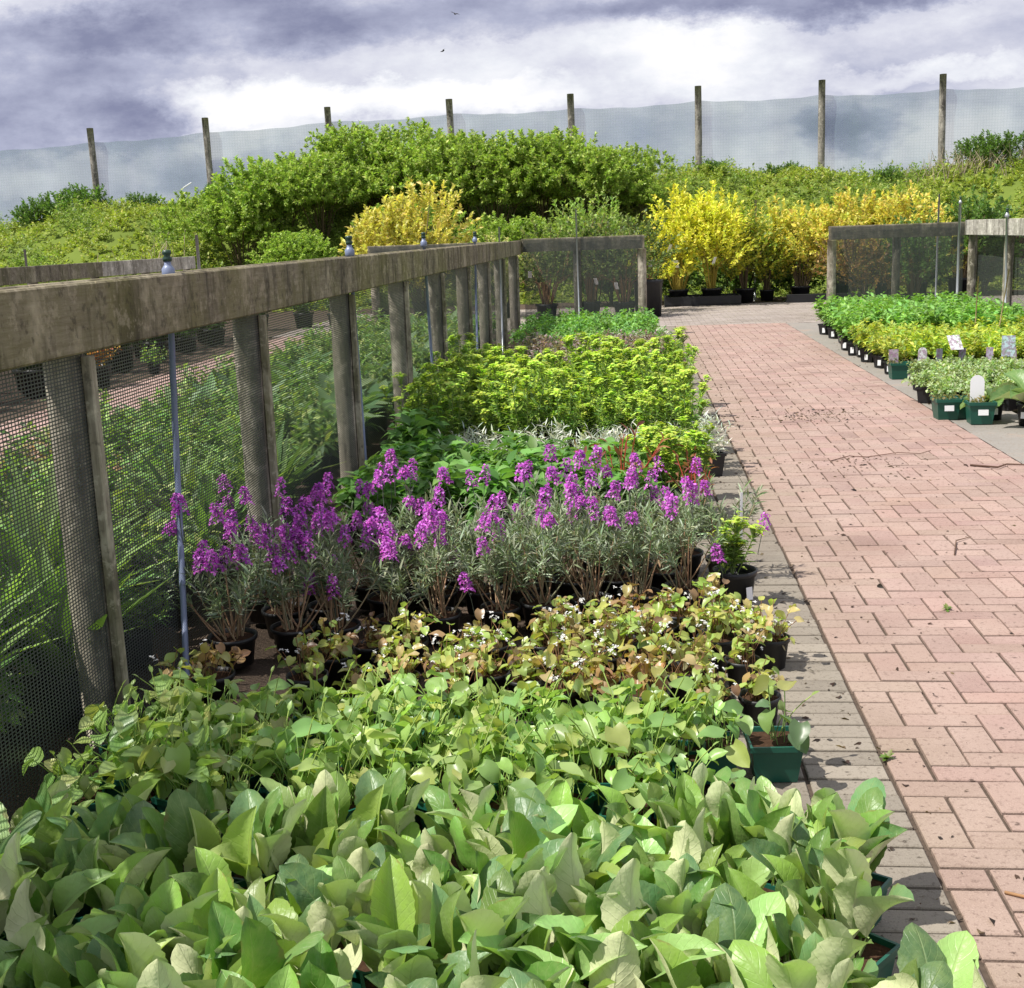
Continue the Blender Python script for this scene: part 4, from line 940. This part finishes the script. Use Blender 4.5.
osh = [shrub(960 + i, 1.7, 1.3, 1.65, 330, 24, .07, OC, None, .36, 16, pot='b30', low=.02, tpl=LEAF3) for i in range(2)]
for i, (x, s, lb) in enumerate(((3.65, 1.08, 'orange-gold shrub nearest the bare pole'), (4.55, 1.12, 'orange-gold shrub above the left end of the right cross fence'), (5.4, 1.15, 'orange-gold shrub behind the middle of the right cross fence'), (6.15, 1.08, 'golden shrub at the right end of the orange row'))):
    put(osh[i % 2], 'orange_shrub', lb, x, 27.2 + .2 * (i % 2), s, i * 1.3, 'orange-gold shrubs in the back row', 'shrub')
BC = [(.30, .17, .05), (.22, .12, .05), (.16, .17, .05), (.36, .22, .05)]
bro = shrub(970, 1.5, 1.2, 1.3, 200, 22, .06, BC, None, .3, 16, pot='b30', tpl=LEAF3)
put(bro, 'bronze_shrub', 'bronze brown shrub seen through the right cross fence netting', 4.15, 22.9, 1., .2, None, 'shrub')
dgs = shrub(975, 1.6, 1.3, 1.5, 220, 24, .07, [(.08, .16, .03), (.12, .21, .04)], None, .35, 16, pot='b30')
put(dgs, 'dark_green_shrub', 'dark green shrub behind the right end of the right cross fence', 5.1, 23.2, 1., .8, None, 'shrub')
put(dgs, 'dark_green_shrub', 'green shrub beyond the orange row behind the steel poles', 7.0, 27.4, 1.3, 2.8, None, 'shrub')
pus = shrub(978, 1.5, 1.3, 1.5, 180, 22, .08, [(.07, .025, .035), (.11, .04, .05)], None, .35, 14)
put(pus, 'purple_shrub', 'dark purple bush above the right boarded fence', 9.2, 29.6, 1.0, .4, None, 'shrub', float(berm_z(9.2, 29.6)) - .05)
put(mound(981, 'b30', 24, .36, 1.1, LEAF3, .05, [(.07, .03, .04), (.12, .06, .06), (.10, .12, .05)], None, 22, 1., mat=M_SHRUB), 'purple_shrub', 'dark purple leaved shrub seen through the right fence netting', 5.75, 17.5, 1., 0, None, 'shrub')
dh = shrub(976, 2.0, 1.2, 1.5, 300, 22, .08, [(.09, .16, .035), (.13, .22, .05)], None, .3, 10, low=.0)  # dark shrub row added to stand in for deep shade behind the potted shrubs
for i in range(7):
    put(dh, 'shade_filler_shrub', 'added dark green shrub standing in for deep shade behind the potted yellow and orange row', -.4 + i * 1.35, 28.3 + .2 * (i % 2), .95, i * 1.3, 'added dark shrubs standing in for shade behind the yellow shrubs', 'shrub', -.02)
# shrubs behind the left cross fence with bare brown stems
bst = [shrub(985 + i, 1.1, .9, 1.5, 120, 20, .06, [(.12, .17, .04), (.18, .22, .05), (.08, .12, .03)], None, .35, 22, pot='b30', low=.35, stemcol=(.34, .20, .10), tpl=LEAF3) for i in range(2)]
for i, (x, y) in enumerate(((-1.55, 23.2), (-.75, 23.5), (-.1, 23.2), (.35, 24.6))):
    r = put(bst[i % 2], 'brown_stem_shrub', ('green shrub with brown bare stems at the fence corner', 'brown stemmed shrub left of the slender grey pole', 'brown stemmed shrub right of the slender grey pole', 'tall bare stemmed shrub by the end post of the left cross fence')[i], x, y, 1.08, i * 1.7, 'brown-stemmed potted shrubs', 'shrub')
    add_label(r, (random.uniform(-.3, .3), -.55, random.uniform(.5, 1.1)), .07, .14, random.uniform(-.5, .5), .6, 'white_tag')
py = [shrub(990 + i, 2.3, 1.7, 1.95, 420, 26, .07, [(.62, .53, .12), (.52, .47, .10), (.66, .58, .20)], None, .3, 18, pot='b30', tpl=LEAF3) for i in range(1)]
put(py[0], 'pale_yellow_shrub', 'rounded pale yellow variegated shrub above the long mossy board', -4.05, 24.3, 1.27, .5, None, 'shrub')
cre = shrub(995, 1.5, 1.2, 1.3, 200, 22, .06, [(.52, .50, .24), (.40, .42, .18)], None, .25, 12, pot='b30', tpl=LEAF3)
put(cre, 'cream_shrub', 'low cream shrub just behind the fence corner', -2.45, 24.2, 1.0, .5, None, 'shrub')
for i in range(4):
    x = -6.9 + i * .75
    put(dm[i % 2], 'dark_shrub', 'dark potted shrub behind the left stretch of cross fence', x + .0, 22.6 + .4 * (i % 2), 1., group='dark shrubs behind the cross fence')
# white tags on the yellow shrubs
root = [o_ for o_ in COL.objects if o_.name.startswith('yellow_shrub') and o_.parent is None]
for rt, offs in zip(root, (((-.22, -.62, 1.1), (-.05, -.62, .78)), ((-.02, -.62, .82),))):
    for k_, of in enumerate(offs): add_label(rt, of, .10 if k_ else .07, .17, .6 - k_, .5, 'white_tag')
# tray
t = thing('plant_tray', 'long shallow black tray holding the yellow shrubs on the grey paving', 'tray', (0, 0, 0)); X, Y = (.72, 2.30), (26.15, 26.95)
q = MB(); q.box((X[0], Y[0], .0), (X[1], Y[1], .025)); obj('tray_base', q.mesh('tray_base', M_BLACK, False), t)
for lo, hi in (((X[0], Y[0], .027), (X[1], Y[0] + .03, .20)), ((X[0], Y[1] - .03, .027), (X[1], Y[1], .20)), ((X[0], Y[0] + .032, .027), (X[0] + .03, Y[1] - .032, .20)), ((X[1] - .03, Y[0] + .032, .027), (X[1], Y[1] - .032, .20))):
    q = MB(); q.box(lo, hi, bev=.006); obj('tray_wall', q.mesh('tray_wall', M_BLACK, False), t)
# low edging plank right of the tray
t = thing('plant_tray', 'shorter black tray under the orange shrubs by the right cross fence post', 'tray', (0, 0, 0))
q = MB(); q.box((3.25, 26.35, 0), (5.0, 26.39, .17), bev=.006); obj('tray_wall', q.mesh('tray_wall', M_BLACK, False), t)
q = MB(); q.box((3.25, 26.392, 0), (5.0, 27.0, .02)); obj('tray_base', q.mesh('tray_base', M_BLACK, False), t)
# big black tub beside the left cross-fence post
q = MB(); q.lathe([(.001, 0), (.24, 0), (.27, .62), (.285, .63), (.285, .68), (.26, .68), (.25, .6), (.001, .58)], 20); tb = tag(obj('black_tub', q.mesh('black_tub', M_BLACK)), 'tall black tub behind the end post of the left cross fence', 'tub'); tb.location = (.34, 23.4, 0)

# ------------------------------------------------------------------ berm vegetation
rng = np.random.default_rng(77); nsh = 13000
x = rng.uniform(-24, 17, nsh); y = 28.9 + 11.6 * rng.random(nsh) ** .9
cl = np.sin(x * 1.3 + np.sin(y * .9) * 1.5) * np.cos(y * 1.1 + np.sin(x * .7)) + .5 * np.sin(x * 3.1 + y * 2.3)
z = berm_z(x, y); B = np.stack([x, y, z - .05], 1); D = sph(rng, nsh, 0, .9)
q = MB()
for lo, hi, L, cols in ((-9, -.3, .24, [(.27, .32, .045), (.33, .36, .055), (.22, .27, .04)]), (-.3, .5, .36, [(.23, .29, .045), (.28, .33, .05), (.32, .35, .075)]), (.5, 9, .55, [(.15, .22, .04), (.19, .27, .05), (.24, .31, .06)])):
    a = (cl >= lo) & (cl < hi); shoot_leaves(q, rng, B[a], D[a], L * rng.uniform(.6, 1.3, a.sum()), 16, CHIP, .10, cols, None, .9, .05, .2)
tag(obj('ground_cover', q.mesh('ground_cover', M_SHRUB)), kind='stuff')
bb = [shrub(1000 + i, 2.2, 1.8, 1.2, 220, 22, .10, [(.09, .17, .03), (.13, .23, .04), (.07, .13, .025)], None, .4, 10) for i in range(2)]
for i, (x, y, s, lb) in enumerate(((-17.4, 38.6, .95, 'dark bush on the berm crest left of the leftmost tall post'), (-15.3, 38.9, .55, 'small bush at the foot of the second tall post'), (-12.2, 37.5, .7, 'low bush on the berm between the tall posts and the thicket'), (-18.9, 38.8, .8, 'bush at the far left end of the berm crest'),
                               (4.6, 38.6, .5, 'low bush on the berm right of the yellow shrubs'), (7.6, 38.2, .5, 'low bush on the berm crest between the right tall posts'), (10.6, 38.4, .85, 'bigger bush under the rightmost tall post'), (12.4, 38.3, .9, 'bush at the right end of the berm crest'), (2.6, 38.6, .45, 'small bush on the berm beside the thicket'))):
    put(bb[i % 2], 'berm_bush', lb, x, y, s, i, 'bushes along the berm crest', 'bush', float(berm_z(x, y)) - .1)
q = MB(); rng = np.random.default_rng(88); k = 210
x = np.concatenate([rng.normal(9.6, 1.1, 130), rng.normal(-16.2, 1.5, 40), rng.normal(-8.4, .5, 40) - 4]); y = np.concatenate([rng.uniform(36.8, 38.4, 130), rng.uniform(30, 33, 40), rng.uniform(30, 33, 40)])
for i in range(k):
    z = float(berm_z(x[i], y[i])); d = sph(rng, 1, 0, .5)[0]; L = rng.uniform(.35, .85)
    q.tube([(x[i], y[i], z - .05), np.array((x[i], y[i], z)) + d * L * .6, np.array((x[i], y[i], z)) + d * L + np.array([d[0] * .2, 0, -.05])], [.012, .009, .004], 3, np.array((.36, .30, .20)) * rng.uniform(.7, 1.2), False)
tag(obj('dry_grass', q.mesh('dry_grass', M_STEM)), kind='stuff')

# ------------------------------------------------------------------ birds
def bird(loc, rz, bank, label):
    t = thing('bird', label, 'bird', loc, rz, .62); t.rotation_euler = (bank, .2, rz)
    q = MB(); q.tube([(0, -.16, 0), (0, -.1, .01), (0, 0, .0), (0, .10, .012), (0, .15, .02), (0, .19, .015)], [.012, .035, .055, .045, .035, .006], 8, (.03, .028, .03)); obj('body', q.mesh('body', M_STEM), t)
    for s in (-1, 1):
        q = MB(); q.add([(s * .03, .07, .02), (s * .2, .1, .07), (s * .42, .0, .05), (s * .22, -.02, .06), (s * .03, -.06, .01),
                         (s * .03, .07, .03), (s * .2, .1, .08), (s * .42, .0, .055), (s * .22, -.02, .07), (s * .03, -.06, .02)],
                        [np.array([[0, 1, 3, 4], [9, 8, 6, 5]]), np.array([[1, 2, 3], [8, 7, 6]]), np.array([[0, 5, 6, 1], [1, 6, 7, 2], [2, 7, 8, 3], [3, 8, 9, 4], [4, 9, 5, 0]])], (.03, .028, .03))
        obj('wing', q.mesh('wing', M_STEM, False), t)
bird((-7.9, 60, 11.68), .6, .5, 'upper one of two tiny dark birds flying under the cloud')
bird((-8.53, 60, 10.08), 2.2, -.5, 'lower one of two tiny dark birds flying under the cloud')
